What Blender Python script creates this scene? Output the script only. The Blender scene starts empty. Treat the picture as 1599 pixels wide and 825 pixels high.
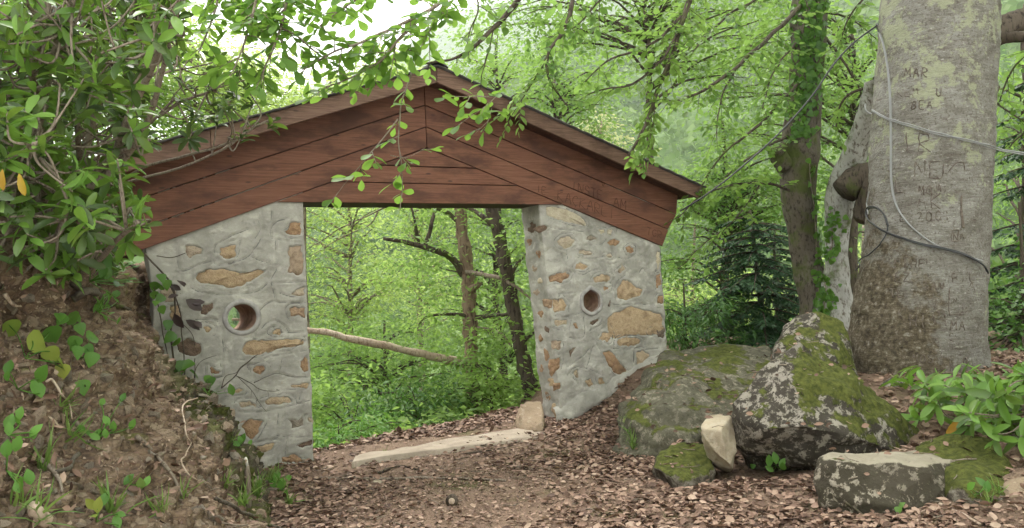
import bpy, bmesh, math, random
import numpy as np
from mathutils import Vector, Matrix
from mathutils.bvhtree import BVHTree

random.seed(7)
RNG = np.random.default_rng(11)
SC = bpy.context.scene
COL = SC.collection

# ------------------------------------------------------------------ camera
F = 1210.0                      # focal length in photograph pixels (1599 wide)
CAM = np.array([0.0, 0.0, 1.5])
PITCH, ROLL = math.radians(1.97), math.radians(3.0)
_fw = np.array([0, math.cos(PITCH), math.sin(PITCH)])
_r0 = np.array([1.0, 0, 0]); _u0 = np.array([0, -math.sin(PITCH), math.cos(PITCH)])
RIGHT = math.cos(ROLL) * _r0 - math.sin(ROLL) * _u0
UP = math.sin(ROLL) * _r0 + math.cos(ROLL) * _u0
cam_d = bpy.data.cameras.new("camera")
cam_d.sensor_width = 36.0
cam_d.lens = 36.0 * F / 1599.0
cam_d.clip_start, cam_d.clip_end = 0.05, 9000.0
cam = bpy.data.objects.new("camera", cam_d)
COL.objects.link(cam)
cam.matrix_world = Matrix(((RIGHT[0], UP[0], -_fw[0], CAM[0]), (RIGHT[1], UP[1], -_fw[1], CAM[1]),
                           (RIGHT[2], UP[2], -_fw[2], CAM[2]), (0, 0, 0, 1)))
SC.camera = cam

# ------------------------------------------------------------------ light: overcast day
SUN_EL, SUN_ROT = math.radians(62), math.radians(-25)
world = bpy.data.worlds.new("World"); SC.world = world; world.use_nodes = True
wn, wl = world.node_tree.nodes, world.node_tree.links
wn.clear()
wo = wn.new("ShaderNodeOutputWorld"); wb = wn.new("ShaderNodeBackground")
sky = wn.new("ShaderNodeTexSky"); sky.sky_type = 'NISHITA'; sky.sun_disc = False
sky.sun_elevation = SUN_EL; sky.sun_rotation = SUN_ROT
sky.air_density, sky.dust_density = 1.0, 2.5
wmix = wn.new("ShaderNodeMix"); wmix.data_type = 'RGBA'
wmix.inputs[0].default_value = 0.88
wmix.inputs[7].default_value = (12.9, 12.7, 12.2, 1)      # even overcast cloud layer
wl.new(sky.outputs[0], wmix.inputs[6]); wl.new(wmix.outputs[2], wb.inputs[0])
wb.inputs[1].default_value = 0.09
wl.new(wb.outputs[0], wo.inputs[0])
sun_d = bpy.data.lights.new("sun", 'SUN'); sun_d.energy = 1.5; sun_d.angle = math.radians(14)
sun_d.color = (1.0, 0.965, 0.9)
sun = bpy.data.objects.new("sun", sun_d); COL.objects.link(sun)
sun.rotation_euler = (math.pi / 2 - SUN_EL, 0, -SUN_ROT + math.pi)
_sd = Vector((math.sin(SUN_ROT) * math.cos(SUN_EL), math.cos(SUN_ROT) * math.cos(SUN_EL), math.sin(SUN_EL)))
sun.rotation_euler = _sd.to_track_quat('Z', 'Y').to_euler()
SC.view_settings.view_transform = 'Standard'; SC.view_settings.look = 'None'
SC.view_settings.exposure = 1.85; SC.view_settings.gamma = 1.0
SC.view_settings.use_curve_mapping = False
cy = SC.cycles
cy.max_bounces = 7; cy.diffuse_bounces = 4; cy.glossy_bounces = 2; cy.transmission_bounces = 4
cy.transparent_max_bounces = 6; cy.volume_bounces = 1
cy.use_denoising = True
cy.sample_clamp_indirect = 4.0

# ------------------------------------------------------------------ pixel <-> place
def ray(px, py):
    d = _fw + (px - 799.5) / F * RIGHT + (412.5 - py) / F * UP
    return d
def P(px, py, Y):
    d = ray(px, py); return CAM + d * (Y / d[1])
def PL(pts):
    return np.array([P(*p) for p in pts])
_d = ray(490, 718); G0 = CAM + _d * (-1.5 / _d[2])
YAW = math.radians(29)
GR = np.array([math.cos(YAW), math.sin(YAW), 0]); GN = np.array([-math.sin(YAW), math.cos(YAW), 0])
def gp(px, py, off=0.0):
    """pixel -> (u, z) on the plane of the gate's front, moved off metres into it"""
    d = ray(px, py); o = G0 + GN * off
    t = ((o - CAM) @ GN) / (d @ GN); p = CAM + d * t
    return np.array([(p - G0) @ GR, p[2]])
def gfront(px, py, off):
    """pixel -> place on the gate's front plane moved off metres into it"""
    d = ray(px, py); o = G0 + GN * off; return CAM + d * (((o - CAM) @ GN) / (d @ GN))
def guv(x, y):
    return (x - G0[0]) * GR[0] + (y - G0[1]) * GR[1], (x - G0[0]) * GN[0] + (y - G0[1]) * GN[1]
def gw(u, v, z):
    return G0 * np.array([1, 1, 0]) + GR * u + GN * v + np.array([0, 0, z])

# ------------------------------------------------------------------ noise
def _hash(i, j, k, seed):
    h = (i.astype(np.int64) * 374761393 + j.astype(np.int64) * 668265263 + k.astype(np.int64) * 2147483647 + seed * 1274126177) & 0xffffffff
    h = ((h ^ (h >> 13)) * 1274126177) & 0xffffffff
    h = (h ^ (h >> 16)) & 0xffffff
    return h / float(0xffffff) * 2 - 1
def vnoise(p, seed=0):
    p = np.asarray(p, float); f = np.floor(p); t = p - f; i = f.astype(np.int64)
    t = t * t * t * (t * (t * 6 - 15) + 10)
    r = 0
    for a in (0, 1):
        wa = t[:, 0] if a else 1 - t[:, 0]
        for b in (0, 1):
            wb_ = t[:, 1] if b else 1 - t[:, 1]
            for c in (0, 1):
                wc = t[:, 2] if c else 1 - t[:, 2]
                r = r + wa * wb_ * wc * _hash(i[:, 0] + a, i[:, 1] + b, i[:, 2] + c, seed)
    return r
def fbm(p, octaves=4, seed=0, gain=0.5):
    p = np.asarray(p, float); r = 0; a = 1.0
    for o in range(octaves):
        r = r + a * vnoise(p * (2.03 ** o) + 17.3 * o, seed + o); a *= gain
    return r
def unit(a):
    return a / np.maximum(np.linalg.norm(a, axis=-1, keepdims=True), 1e-9)
def sstep(a, b, x):
    t = np.clip((x - a) / (b - a), 0, 1); return t * t * (3 - 2 * t)

# ------------------------------------------------------------------ meshes and objects
class MB:
    def __init__(s): s.v, s.f, s.n = [], [], 0
    def add(s, v, faces):
        v = np.asarray(v, float).reshape(-1, 3)
        if not isinstance(faces, list) or (faces and not isinstance(faces[0], np.ndarray)): faces = [np.asarray(faces)]
        for f in faces:
            if len(f): s.f.append(f + s.n)
        s.v.append(v); s.n += len(v); return s
    def mesh(s, name, material=None, smooth=True):
        v = np.concatenate(s.v); me = bpy.data.meshes.new(name)
        me.vertices.add(len(v)); me.vertices.foreach_set("co", v.ravel().astype(np.float32))
        loops = np.concatenate([f.ravel() for f in s.f]); tot = np.concatenate([np.full(len(f), f.shape[1]) for f in s.f])
        start = np.concatenate([[0], np.cumsum(tot)[:-1]])
        me.loops.add(len(loops)); me.loops.foreach_set("vertex_index", loops.astype(np.int32))
        me.polygons.add(len(tot)); me.polygons.foreach_set("loop_start", start.astype(np.int32))
        me.polygons.foreach_set("use_smooth", np.full(len(tot), bool(smooth)))
        me.update(calc_edges=True)
        if material: me.materials.append(material)
        return me
    def build(s, name, material=None, parent=None, smooth=True):
        return link(name, s.mesh(name, material, smooth), parent)
def link(name, me, parent=None, mw=None):
    o = bpy.data.objects.new(name, me); COL.objects.link(o)
    if parent is not None: o.parent = parent
    if mw is not None: o.matrix_basis = mw
    return o
def tag(o, label=None, cat=None, group=None, kind=None):
    if label: o["label"] = label
    if cat: o["category"] = cat
    if group: o["group"] = group
    if kind: o["kind"] = kind
    return o
def empty(name, loc, label, cat, group=None, rz=0.0):
    o = bpy.data.objects.new(name, None); COL.objects.link(o); o.location = tuple(loc); o.rotation_euler = (0, 0, rz)
    o.empty_display_size = 0.1
    return tag(o, label, cat, group)

def tube(mb, pts, rad, sides=6, cap=True, wob=0.0, seed=0):
    pts = np.asarray(pts, float); n = len(pts); rad = np.broadcast_to(np.asarray(rad, float), (n,))
    t = unit(np.gradient(pts, axis=0)); a = np.array([0, 0, 1.0]) if abs(t[0, 2]) < 0.9 else np.array([1.0, 0, 0])
    fr = []
    u = unit(np.cross(a, t[0]))
    for i in range(n):
        u = u - t[i] * (u @ t[i]); u = u / max(np.linalg.norm(u), 1e-9); fr.append(u)
    fr = np.array(fr); w = np.cross(t, fr)
    ang = np.arange(sides) * 2 * math.pi / sides
    v = pts[:, None, :] + rad[:, None, None] * (np.cos(ang)[None, :, None] * fr[:, None, :] + np.sin(ang)[None, :, None] * w[:, None, :])
    if wob:
        flat = v.reshape(-1, 3); c = np.repeat(pts, sides, 0)
        flat = c + (flat - c) * (1 + wob * fbm(flat * 9.0, 3, seed)[:, None]); v = flat
    v = v.reshape(-1, 3)
    i = np.arange(n - 1)[:, None] * sides; j = np.arange(sides)[None, :]; k = (np.arange(sides)[None, :] + 1) % sides
    q = np.stack([i + j, i + k, i + sides + k, i + sides + j], -1).reshape(-1, 4)
    fs = [q]
    if cap: fs += [np.arange(sides)[::-1][None, :].copy(), (np.arange(sides) + (n - 1) * sides)[None, :]]
    mb.add(v, fs); return mb
def spline(pts, n=10):
    """Catmull-Rom through 3-D points"""
    p = np.asarray(pts, float)
    if len(p) < 3:
        t = np.linspace(0, 1, n)[:, None]; return p[0] * (1 - t) + p[-1] * t
    q = np.vstack([2 * p[0] - p[1], p, 2 * p[-1] - p[-2]]); out = []
    m = max(2, n // (len(p) - 1))
    for i in range(len(p) - 1):
        a, b, c, d = q[i:i + 4]; t = np.linspace(0, 1, m, endpoint=False)[:, None]
        out.append(0.5 * (2 * b + (c - a) * t + (2 * a - 5 * b + 4 * c - d) * t * t + (3 * b - a - 3 * c + d) * t ** 3))
    return np.vstack(out + [p[-1:]])
def jitter_line(p, amp, seed, freq=3.0):
    p = np.asarray(p, float)
    return p + amp * np.stack([fbm(p * freq + 7, 2, seed), fbm(p * freq + 31, 2, seed + 1), fbm(p * freq + 53, 2, seed + 2)], -1)
def box_arr(mb, lo, hi):
    x0, y0, z0 = lo; x1, y1, z1 = hi
    v = [(x0, y0, z0), (x1, y0, z0), (x1, y1, z0), (x0, y1, z0), (x0, y0, z1), (x1, y0, z1), (x1, y1, z1), (x0, y1, z1)]
    return mb.add(v, np.array([(0, 3, 2, 1), (4, 5, 6, 7), (0, 1, 5, 4), (1, 2, 6, 5), (2, 3, 7, 6), (3, 0, 4, 7)]))
def grid_faces(nr, nc, wrap=False):
    cols = nc if wrap else nc - 1
    i = np.arange(nr - 1)[:, None] * nc; j = np.arange(cols)[None, :]; k = (j + 1) % nc
    return np.stack([i + j, i + k, i + nc + k, i + nc + j], -1).reshape(-1, 4)

# ------------------------------------------------------------------ leaves
def leaf_template(w, prof, fold=0.12, droop=0.15, seg=None):
    """prof: (y, half width 0..1); a blade along +Y folded on its midrib"""
    vs, fs = [], []
    for y, h in prof:
        z = -droop * y * y
        vs += [(-w * h, y, z + fold * h * w * 2), (0, y, z), (w * h, y, z + fold * h * w * 2)]
    for i in range(len(prof) - 1):
        a = 3 * i
        fs += [(a, a + 1, a + 4, a + 3), (a + 1, a + 2, a + 5, a + 4)]
    return np.array(vs, float), np.array(fs)
T_OVAL = leaf_template(.30, [(0, .04), (.18, .62), (.42, 1), (.68, .88), (.88, .42), (1, .03)])
T_OBOV = leaf_template(.29, [(0, .05), (.2, .4), (.5, .86), (.72, 1), (.9, .66), (1, .08)], .1, .12)
T_RHOD = leaf_template(.165, [(0, .1), (.15, .5), (.45, .95), (.7, 1), (.9, .62), (1, .06)], .2, .22)
T_HEART = leaf_template(.46, [(0, .3), (.1, .85), (.32, 1), (.6, .72), (.85, .3), (1, .02)], .12, .2)
T_LANCE = leaf_template(.13, [(0, .1), (.3, .9), (.6, .8), (1, .03)], .2, .3)
T_BLADE = leaf_template(.035, [(0, 1), (.4, .9), (.75, .6), (1, .05)], .2, .55)
T_QUAD = (np.array([(0, 0, 0), (-.27, .5, .05), (0, 1, -.06), (.27, .5, .05)], float), np.array([(0, 1, 2), (0, 2, 3)]))
T_NEED = (np.array([(0, 0, 0), (-.11, .45, 0), (0, 1, -.1), (.11, .45, 0)], float), np.array([(0, 1, 2), (0, 2, 3)]))
T_DRY = (np.array([(0, 0, .0), (-.22, .3, .13), (0, .33, 0), (.22, .3, .1), (-.24, .66, .16), (0, .68, .03), (.22, .7, .07), (0, 1, .12)], float),
         np.array([(0, 2, 1, 1), (0, 3, 2, 2), (1, 2, 5, 4), (2, 3, 6, 5), (4, 5, 7, 7), (5, 6, 7, 7)]))
T_DRY = (T_DRY[0], np.array([(0, 2, 1), (0, 3, 2), (1, 2, 5), (1, 5, 4), (2, 3, 6), (2, 6, 5), (4, 5, 7), (5, 6, 7)]))
def frame(A, N):
    A = unit(A); B = unit(np.cross(A, N)); N = np.cross(B, A); return A, B, N
def leaves(mb, tpl, pos, axis, normal, size, wscale=None):
    tv, tf = tpl; n = len(pos)
    if n == 0: return mb
    A, B, N = frame(np.asarray(axis, float), np.asarray(normal, float))
    s = np.broadcast_to(np.asarray(size, float), (n,))[:, None, None]
    ws = np.ones(n) if wscale is None else wscale
    v = np.asarray(pos)[:, None, :] + s * (tv[None, :, 0, None] * ws[:, None, None] * B[:, None, :] + tv[None, :, 1, None] * A[:, None, :] + tv[None, :, 2, None] * N[:, None, :])
    f = (np.arange(n)[:, None, None] * len(tv) + tf[None]).reshape(-1, tf.shape[1])
    mb.add(v.reshape(-1, 3), f); return mb
def leaf_matrix(pos, axis, normal, s):
    A, B, N = frame(np.asarray(axis, float)[None], np.asarray(normal, float)[None]); A, B, N = A[0] * s, B[0] * s, N[0] * s
    return Matrix(((B[0], A[0], N[0], pos[0]), (B[1], A[1], N[1], pos[1]), (B[2], A[2], N[2], pos[2]), (0, 0, 0, 1)))
class LF:
    """a list of leaf placements"""
    def __init__(s): s.p, s.a, s.n, s.s = [], [], [], []
    def add(s, p, a, n, size): s.p.append(np.atleast_2d(p)); s.a.append(np.atleast_2d(a)); s.n.append(np.atleast_2d(n)); s.s.append(np.atleast_1d(size)); return s
    def arr(s): return np.concatenate(s.p), np.concatenate(s.a), np.concatenate(s.n), np.concatenate(s.s)
def place_leaves(lf, tpl, mats, parent, limit=300, name="leaf", stuff_name="foliage", seed=0):
    """the leaves that show largest become parts, the rest one joined part"""
    p, a, n, s = lf.arr(); rng = np.random.default_rng(seed)
    A, B, N = frame(a, n)
    rel = (p + A * s[:, None] * .5 - CAM); dist = np.linalg.norm(rel, axis=1)
    face = np.abs((unit(rel) * N).sum(1)); d = rel @ _fw; x = rel @ RIGHT / np.maximum(d, .1); y = rel @ UP / np.maximum(d, .1)
    vis = (np.abs(x) < .67) & (np.abs(y) < .35) & (d > .3)
    score = np.where(vis, s / dist * (face + .25), 0)
    order = np.argsort(-score); big = order[:limit]; rest = order[limit:]
    off = np.array(parent.location)
    base = [MB().add(tpl[0], tpl[1]).mesh(name, m) for m in mats]
    for i in big:
        link(name, base[int(rng.integers(len(mats)))], parent, leaf_matrix(p[i] - off, a[i], n[i], s[i]))
    if len(rest):
        k = rng.integers(len(mats), size=len(rest)) if len(mats) > 1 else np.zeros(len(rest), int)
        me = None; mb = MB()
        leaves(mb, tpl, p[rest] - off, a[rest], n[rest], s[rest])
        o = mb.build(stuff_name, mats[0], parent); o["kind"] = "stuff"
        if len(mats) > 1:
            for m in mats[1:]: o.data.materials.append(m)
            o.data.polygons.foreach_set("material_index", np.repeat(k, len(tpl[1])).astype(np.int32))
    return len(big)

# ------------------------------------------------------------------ materials
class G:
    def __init__(s, name):
        s.m = bpy.data.materials.new(name); s.m.use_nodes = True; s.t = s.m.node_tree; s.t.nodes.clear()
        s.out = s.t.nodes.new("ShaderNodeOutputMaterial")
    def n(s, typ, _p=None, **inp):
        nd = s.t.nodes.new(typ)
        for k, v in (_p or {}).items(): setattr(nd, k, v)
        for k, v in inp.items():
            key = int(k[1:]) if k[0] == 'i' and k[1:].isdigit() else k.replace('_', ' ')
            s.put(nd.inputs[key], v)
        return nd
    def put(s, sock, v):
        if isinstance(v, bpy.types.NodeSocket): s.t.links.new(v, sock)
        elif isinstance(v, (tuple, list)) and len(v) == 3 and sock.type == 'RGBA': sock.default_value = (*v, 1)
        else: sock.default_value = v
    def obj(s): return s.n("ShaderNodeTexCoord").outputs["Object"]
    def pos(s): return s.n("ShaderNodeNewGeometry").outputs["Position"]
    def nz(s):
        return s.n("ShaderNodeSeparateXYZ", i0=s.n("ShaderNodeNewGeometry").outputs["Normal"]).outputs[2]
    def map(s, vec, scale=(1, 1, 1), rot=(0, 0, 0), loc=(0, 0, 0)):
        return s.n("ShaderNodeMapping", Vector=vec, Scale=scale, Rotation=rot, Location=loc).outputs[0]
    def noise(s, vec, scale, detail=4, rough=.55, dist=0.0):
        return s.n("ShaderNodeTexNoise", Vector=vec, Scale=scale, Detail=detail, Roughness=rough, Distortion=dist).outputs[0]
    def vor(s, vec, scale, feature='F1', out="Distance"):
        return s.n("ShaderNodeTexVoronoi", {"feature": feature}, Vector=vec, Scale=scale).outputs[out]
    def ramp(s, fac, stops, interp='LINEAR'):
        nd = s.n("ShaderNodeValToRGB", Fac=fac); cr = nd.color_ramp; cr.interpolation = interp
        while len(cr.elements) < len(stops): cr.elements.new(.5)
        for e, (p, c) in zip(cr.elements, stops):
            e.position = p; e.color = (c, c, c, 1) if isinstance(c, (int, float)) else (*c, 1)
        return nd.outputs[0]
    def mix(s, fac, a, b, mode='MIX'):
        nd = s.n("ShaderNodeMix", {"data_type": 'RGBA', "blend_type": mode}, i0=fac, i6=a, i7=b); return nd.outputs[2]
    def math(s, op, a, b=0.0, clamp=False):
        nd = s.n("ShaderNodeMath", {"operation": op, "use_clamp": clamp}, i0=a, i1=b); return nd.outputs[0]
    def xyz(s, vec):
        return s.n("ShaderNodeSeparateXYZ", i0=vec).outputs
    def rnd_obj(s): return s.n("ShaderNodeObjectInfo").outputs["Random"]
    def rnd(s):
        a = s.n("ShaderNodeNewGeometry").outputs["Random Per Island"]; b = s.rnd_obj()
        return s.math('FRACT', s.math('ADD', a, b))
    def bump(s, h, strength=.5, dist=.01, nrm=None):
        nd = s.n("ShaderNodeBump", Height=h, Strength=strength, Distance=dist)
        if nrm is not None: s.put(nd.inputs["Normal"], nrm)
        return nd.outputs[0]
    def bsdf(s, color, rough=.8, spec=.3, nrm=None, metal=0.0):
        nd = s.n("ShaderNodeBsdfPrincipled", Base_Color=color, Roughness=rough, Metallic=metal)
        nd.inputs["Specular IOR Level"].default_value = spec
        if nrm is not None: s.put(nd.inputs["Normal"], nrm)
        return nd.outputs[0]
    def done(s, sh):
        s.t.links.new(sh, s.out.inputs[0]); return s.m

def leaf_mat(name, cols, trans, tfac=.4, rough=.45, spec=.35, patch=None):
    """cols: ramp of base colours picked per leaf; trans: colour of the light coming through"""
    g = G(name); r = g.rnd()
    c = g.ramp(r, [(i / max(1, len(cols) - 1), k) for i, k in enumerate(cols)])
    if patch:      # slow change of hue through a crown, as shoots of different age
        nf = g.noise(g.pos(), patch[0], 2); c = g.mix(g.ramp(nf, [(.4, 0.0), (.6, 1.0)]), c, g.mix(.5, c, patch[1]))
    t = g.mix(.35, trans, c)
    tr = g.n("ShaderNodeBsdfTranslucent", Color=t).outputs[0]
    return g.done(g.n("ShaderNodeMixShader", i0=tfac, i1=g.bsdf(c, rough, spec), i2=tr).outputs[0])

M = {}
M["rhodo"] = leaf_mat("rhododendron leaf", [(.045, .095, .02), (.085, .15, .03), (.13, .21, .04), (.065, .12, .025)], (.26, .4, .05), .33, .38, .45)
M["rhodo_old"] = leaf_mat("rhododendron old leaf", [(.035, .062, .018), (.055, .09, .025), (.08, .115, .03)], (.10, .2, .03), .22, .4, .4)
M["rhodo_young"] = leaf_mat("rhododendron young leaf", [(.12, .24, .04), (.17, .30, .05), (.10, .2, .035)], (.25, .45, .06), .33, .42, .35)
M["yellow_leaf"] = leaf_mat("yellowed leaf", [(.42, .29, .03), (.36, .19, .03), (.24, .13, .04)], (.6, .4, .05), .3)
M["alder"] = leaf_mat("broad leaf", [(.07, .16, .03), (.11, .22, .038), (.15, .27, .05)], (.33, .54, .08), .52, .5, .3)
M["beech"] = leaf_mat("beech leaf", [(.035, .09, .018), (.09, .19, .042), (.175, .295, .07)], (.36, .56, .13), .5, .5, .3, (.9, (.2, .3, .04)))
M["bright"] = leaf_mat("bright spring leaf", [(.15, .25, .055), (.235, .345, .085), (.31, .42, .115)], (.56, .70, .22), .58, .5, .3, (.5, (.32, .42, .08)))
M["mid"] = leaf_mat("woodland leaf", [(.045, .11, .024), (.115, .22, .05), (.215, .33, .08)], (.40, .59, .14), .54, .5, .3, (.6, (.22, .34, .06)))
M["dark"] = leaf_mat("dark undergrowth leaf", [(.03, .085, .02), (.05, .13, .03), (.085, .18, .035)], (.14, .3, .04), .35, .45, .4, (.8, (.1, .2, .03)))
M["cream"] = leaf_mat("cream blossom", [(.55, .5, .28), (.42, .45, .2), (.25, .34, .1)], (.5, .5, .25), .4)
M["spruce"] = leaf_mat("spruce needle", [(.02, .055, .022), (.03, .075, .028), (.045, .1, .035)], (.06, .14, .04), .2, .5, .3)
M["ivy"] = leaf_mat("ivy leaf", [(.06, .15, .025), (.11, .23, .035), (.045, .11, .022)], (.24, .44, .06), .4, .4, .4)
M["herb"] = leaf_mat("herb leaf", [(.10, .23, .04), (.14, .30, .05), (.07, .18, .035)], (.24, .46, .06), .4)
M["herb_yellow"] = leaf_mat("yellow green leaf", [(.28, .34, .06), (.36, .38, .08), (.2, .3, .05)], (.4, .45, .08), .4)
M["purple_leaf"] = leaf_mat("dark purple leaf", [(.045, .03, .03), (.06, .04, .035)], (.08, .04, .04), .2)
M["grass"] = leaf_mat("grass blade", [(.13, .24, .05), (.2, .28, .07), (.09, .19, .04)], (.25, .4, .08), .35)
def dry_mat():
    g = G("dry fallen leaf"); r = g.rnd()
    c = g.ramp(r, [(0, (.055, .033, .025)), (.2, (.12, .072, .053)), (.42, (.225, .14, .102)), (.65, (.31, .20, .148)), (.85, (.39, .265, .2)), (1, (.48, .355, .27))])
    c = g.mix(g.math('MULTIPLY', g.noise(g.pos(), 55, 3), .5), c, (.13, .075, .05))
    return g.done(g.bsdf(c, .65, .25))
M["dry"] = dry_mat()
def bark_mat(name, a, b, dark, scale=(7, 7, 1.6), bump=.7, moss=0.0, mosscol=(.07, .09, .02)):
    g = G(name); v = g.obj(); w = g.map(v, scale)
    n1 = g.noise(w, 4, 6, .65, .3); n2 = g.noise(v, 1.6, 4); n3 = g.noise(v, 30, 3)
    c = g.mix(g.ramp(n2, [(.35, 0.0), (.65, 1.0)]), a, b)
    c = g.mix(g.ramp(n1, [(.36, 1.0), (.5, 0.0)]), c, dark)
    if moss: c = g.mix(g.math('MULTIPLY', g.ramp(g.noise(v, 2.4, 6, .65), [(.62 - .25 * moss, 0.0), (.7 - .2 * moss, 1.0)]), .85), c, mosscol)
    return g.done(g.bsdf(c, .9, .15, g.bump(g.math('ADD', n1, g.math('MULTIPLY', n3, .3)), bump, .02)))
M["bark"] = bark_mat("brown bark", (.20, .155, .115), (.26, .21, .165), (.055, .04, .03))
M["bark_dead"] = bark_mat("peeling dead bark", (.30, .215, .15), (.2, .145, .105), (.07, .045, .035))
M["bark_dark"] = bark_mat("dark bark", (.075, .058, .045), (.11, .088, .068), (.03, .023, .018), moss=.3)
M["bark_twig"] = bark_mat("twig bark", (.19, .15, .115), (.27, .225, .18), (.1, .075, .055), (20, 20, 5), .3)
M["bark_grey"] = bark_mat("grey mottled bark", (.145, .125, .1), (.085, .068, .052), (.035, .027, .02), (6, 6, 3), .9, .45)
M["bark_pale"] = bark_mat("pale bare wood", (.52, .43, .34), (.4, .3, .23), (.22, .15, .11), (9, 9, 2), .4)

# ================================================================== THE GROUND
TOE_R = np.array([(.42, 8.5), (.52, 8.15), (.98, 7.4), (1.40, 5.95), (1.72, 5.1), (1.9, 4.5), (2.3, 3.6), (3.2, 2.0), (3.6, -2)])
def toe_dist(x, y):
    """distance to the right of the toe of the mound (negative on the path)"""
    xt = np.interp(-y, -TOE_R[:, 1], TOE_R[:, 0]); return (x - xt) * .85
def terr(x, y, fine=True):
    x = np.asarray(x, float); y = np.asarray(y, float)
    u, v = guv(x, y); p = np.stack([x, y, 0 * x], -1)
    z = .02 * fbm(p * 1.3, 3, 3) if fine else 0 * x
    # the mound that carries the rocks and the great tree
    bl_ = sstep(-1.1, -.35, v); d = toe_dist(x, y) * (1 - bl_) + (u - 2.70) * 1.05 * bl_
    h = (.20 + .30 * sstep(5.5, 6.9, y)) * sstep(0.22, 1.5, d) + .09 * sstep(-.5, .5, d) * sstep(6.0, 5.2, y) + .06 * np.exp(-((x - 2.1) / 1.3) ** 2 - ((y - 8.3) / 1.0) ** 2) * (d > 0) * sstep(0, 1, d)
    h = h 
    z = z + np.where(v < 8, h, h)
    # the hill on the left
    z = z + 1.6 * sstep(-1.9, -3.4, u + .5 * np.minimum(v, 0) * 0) * sstep(4, 1, v) * (x < -2) * (y > 6)
    # the slope falling away behind the gate
    e = np.interp(u, [-3, 0, 2.3, 3.6, 6, 9], [.3, .25, 1.0, 1.3, 2.6, 4.0])
    dv = np.maximum(v - e, 0)
    z = z - 11 * (1 - np.exp(-dv * dv / (dv + .6) * .62 / 11))
    if fine: z = z + .25 * fbm(p * .35, 3, 9) * sstep(1, 6, dv)
    # the far side of the valley
    r = np.hypot(x, y); az = np.degrees(np.arctan2(x, y))
    el = np.tan(np.radians(np.clip(17.2 + .27 * az, 8, 27)))
    R0, R1 = 130., 2200.
    hh = (el * R1 + 12) * np.clip((r - R0) / (R1 - R0), 0, 1.0) ** 1.0
    hh = hh - .55 * np.maximum(r - R1, 0)
    big = np.stack([x / 520, y / 520, 0 * x], -1)
    rug = 1 + .20 * fbm(big, 3, 21)
    z = z + np.where(r > R0, hh * rug, 0) * np.where(y > -50, 1, 1)
    return z
def tz(x, y): return float(terr(np.array([x]), np.array([y]))[0])

rad = .25 * (3600 / .25) ** (np.linspace(0, 1, 430))
az = np.radians(np.arange(-105, 105.1, .42))
RR, AA = np.meshgrid(rad, az, indexing='ij')
gx, gy = (RR * np.sin(AA)).ravel(), (RR * np.cos(AA)).ravel()
gz = terr(gx, gy)
mbg = MB().add(np.stack([gx, gy, gz], -1), grid_faces(len(rad), len(az))[:, ::-1].copy())
g = G("forest soil"); v = g.pos()
n1 = g.noise(v, 2.1, 6, .62); n2 = g.noise(v, 34, 5, .7); n3 = g.vor(v, 60)
c = g.ramp(n1, [(.3, (.115, .075, .055)), (.5, (.17, .115, .085)), (.7, (.23, .165, .12))])
c = g.mix(g.math('MULTIPLY', n2, .55), c, (.30, .21, .155))
c = g.mix(g.ramp(n3, [(.0, .75), (.25, 0.0)]), c, (.08, .055, .042))
far = g.math('GREATER_THAN', g.n("ShaderNodeVectorMath", {"operation": 'LENGTH'}, i0=v).outputs["Value"], 14.0)
c = g.mix(far, c, g.ramp(g.noise(v, .4, 5), [(.3, (.03, .06, .015)), (.7, (.09, .15, .035))]))
c = g.mix(g.math('MULTIPLY', g.ramp(g.noise(v, 1.1, 4), [(.58, 0.0), (.68, .8)]), .7), c, (.085, .10, .03))
M["soil"] = g.done(g.bsdf(c, .95, .1, g.bump(g.math('ADD', n2, n3), .8, .02)))
ground = tag(mbg.build("ground", M["soil"]), "brown forest floor falling away into a wooded valley behind the gateway", kind="structure")

# ------------------------------------------------------------------ the earth bank on the left
TOE_L = np.array([(-2.66, 8.2), (-2.54, 7.2), (-2.22, 6.3), (-1.88, 5.5), (-1.5, 4.6), (-1.16, 3.6), (-1.04, 2.4), (-.98, 1.0), (-.98, .2)])
PROF = np.array([(-.3, -.35), (0, -.02), (.16, .26), (.36, .66), (.56, 1.0), (.74, 1.38), (.9, 1.68), (1.12, 1.86), (1.6, 1.98), (2.6, 2.25), (4.6, 2.8), (9, 4.2)])
ns, npf = 340, 230
toe = spline(np.c_[TOE_L, np.zeros(len(TOE_L))], 400); sl = np.r_[0, np.cumsum(np.linalg.norm(np.diff(toe, axis=0), axis=1))]
si = np.linspace(0, sl[-1], ns); toe = np.stack([np.interp(si, sl, toe[:, k]) for k in range(3)], -1)
tt = unit(np.gradient(toe, axis=0)); tn = np.stack([tt[:, 1], -tt[:, 0], 0 * tt[:, 0]], -1)      # points left, into the hill
kk = np.linspace(-1, 1, 41); tn = unit(np.stack([np.convolve(np.pad(tn[:, i], 20, 'edge'), np.ones(41) / 41, 'valid') for i in range(3)], -1))
pl = np.r_[0, np.cumsum(np.hypot(*np.diff(PROF, axis=0).T))]; pi_ = np.r_[np.linspace(0, 3.0, npf - 40), np.linspace(3.05, pl[-1], 40)]
pd, pz = np.interp(pi_, pl, PROF[:, 0]), np.interp(pi_, pl, PROF[:, 1])
bk = toe[:, None, :] + tn[:, None, :] * pd[None, :, None]; bk[:, :, 2] += pz[None, :]
nb = unit(np.cross(np.gradient(bk, axis=1), np.gradient(bk, axis=0)).reshape(-1, 3)).reshape(bk.shape)
if nb[ns // 2, npf // 3, 0] < 0: nb = -nb
q = bk.reshape(-1, 3)
big = fbm(q * np.array([1.4, 1.4, 1.8]), 3, 41); led = np.abs(fbm(q * np.array([3.2, 3.2, 5.5]), 3, 43)); fin = fbm(q * 13, 4, 44); chip = np.abs(vnoise(q * np.array([22, 22, 30]), 45))
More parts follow.
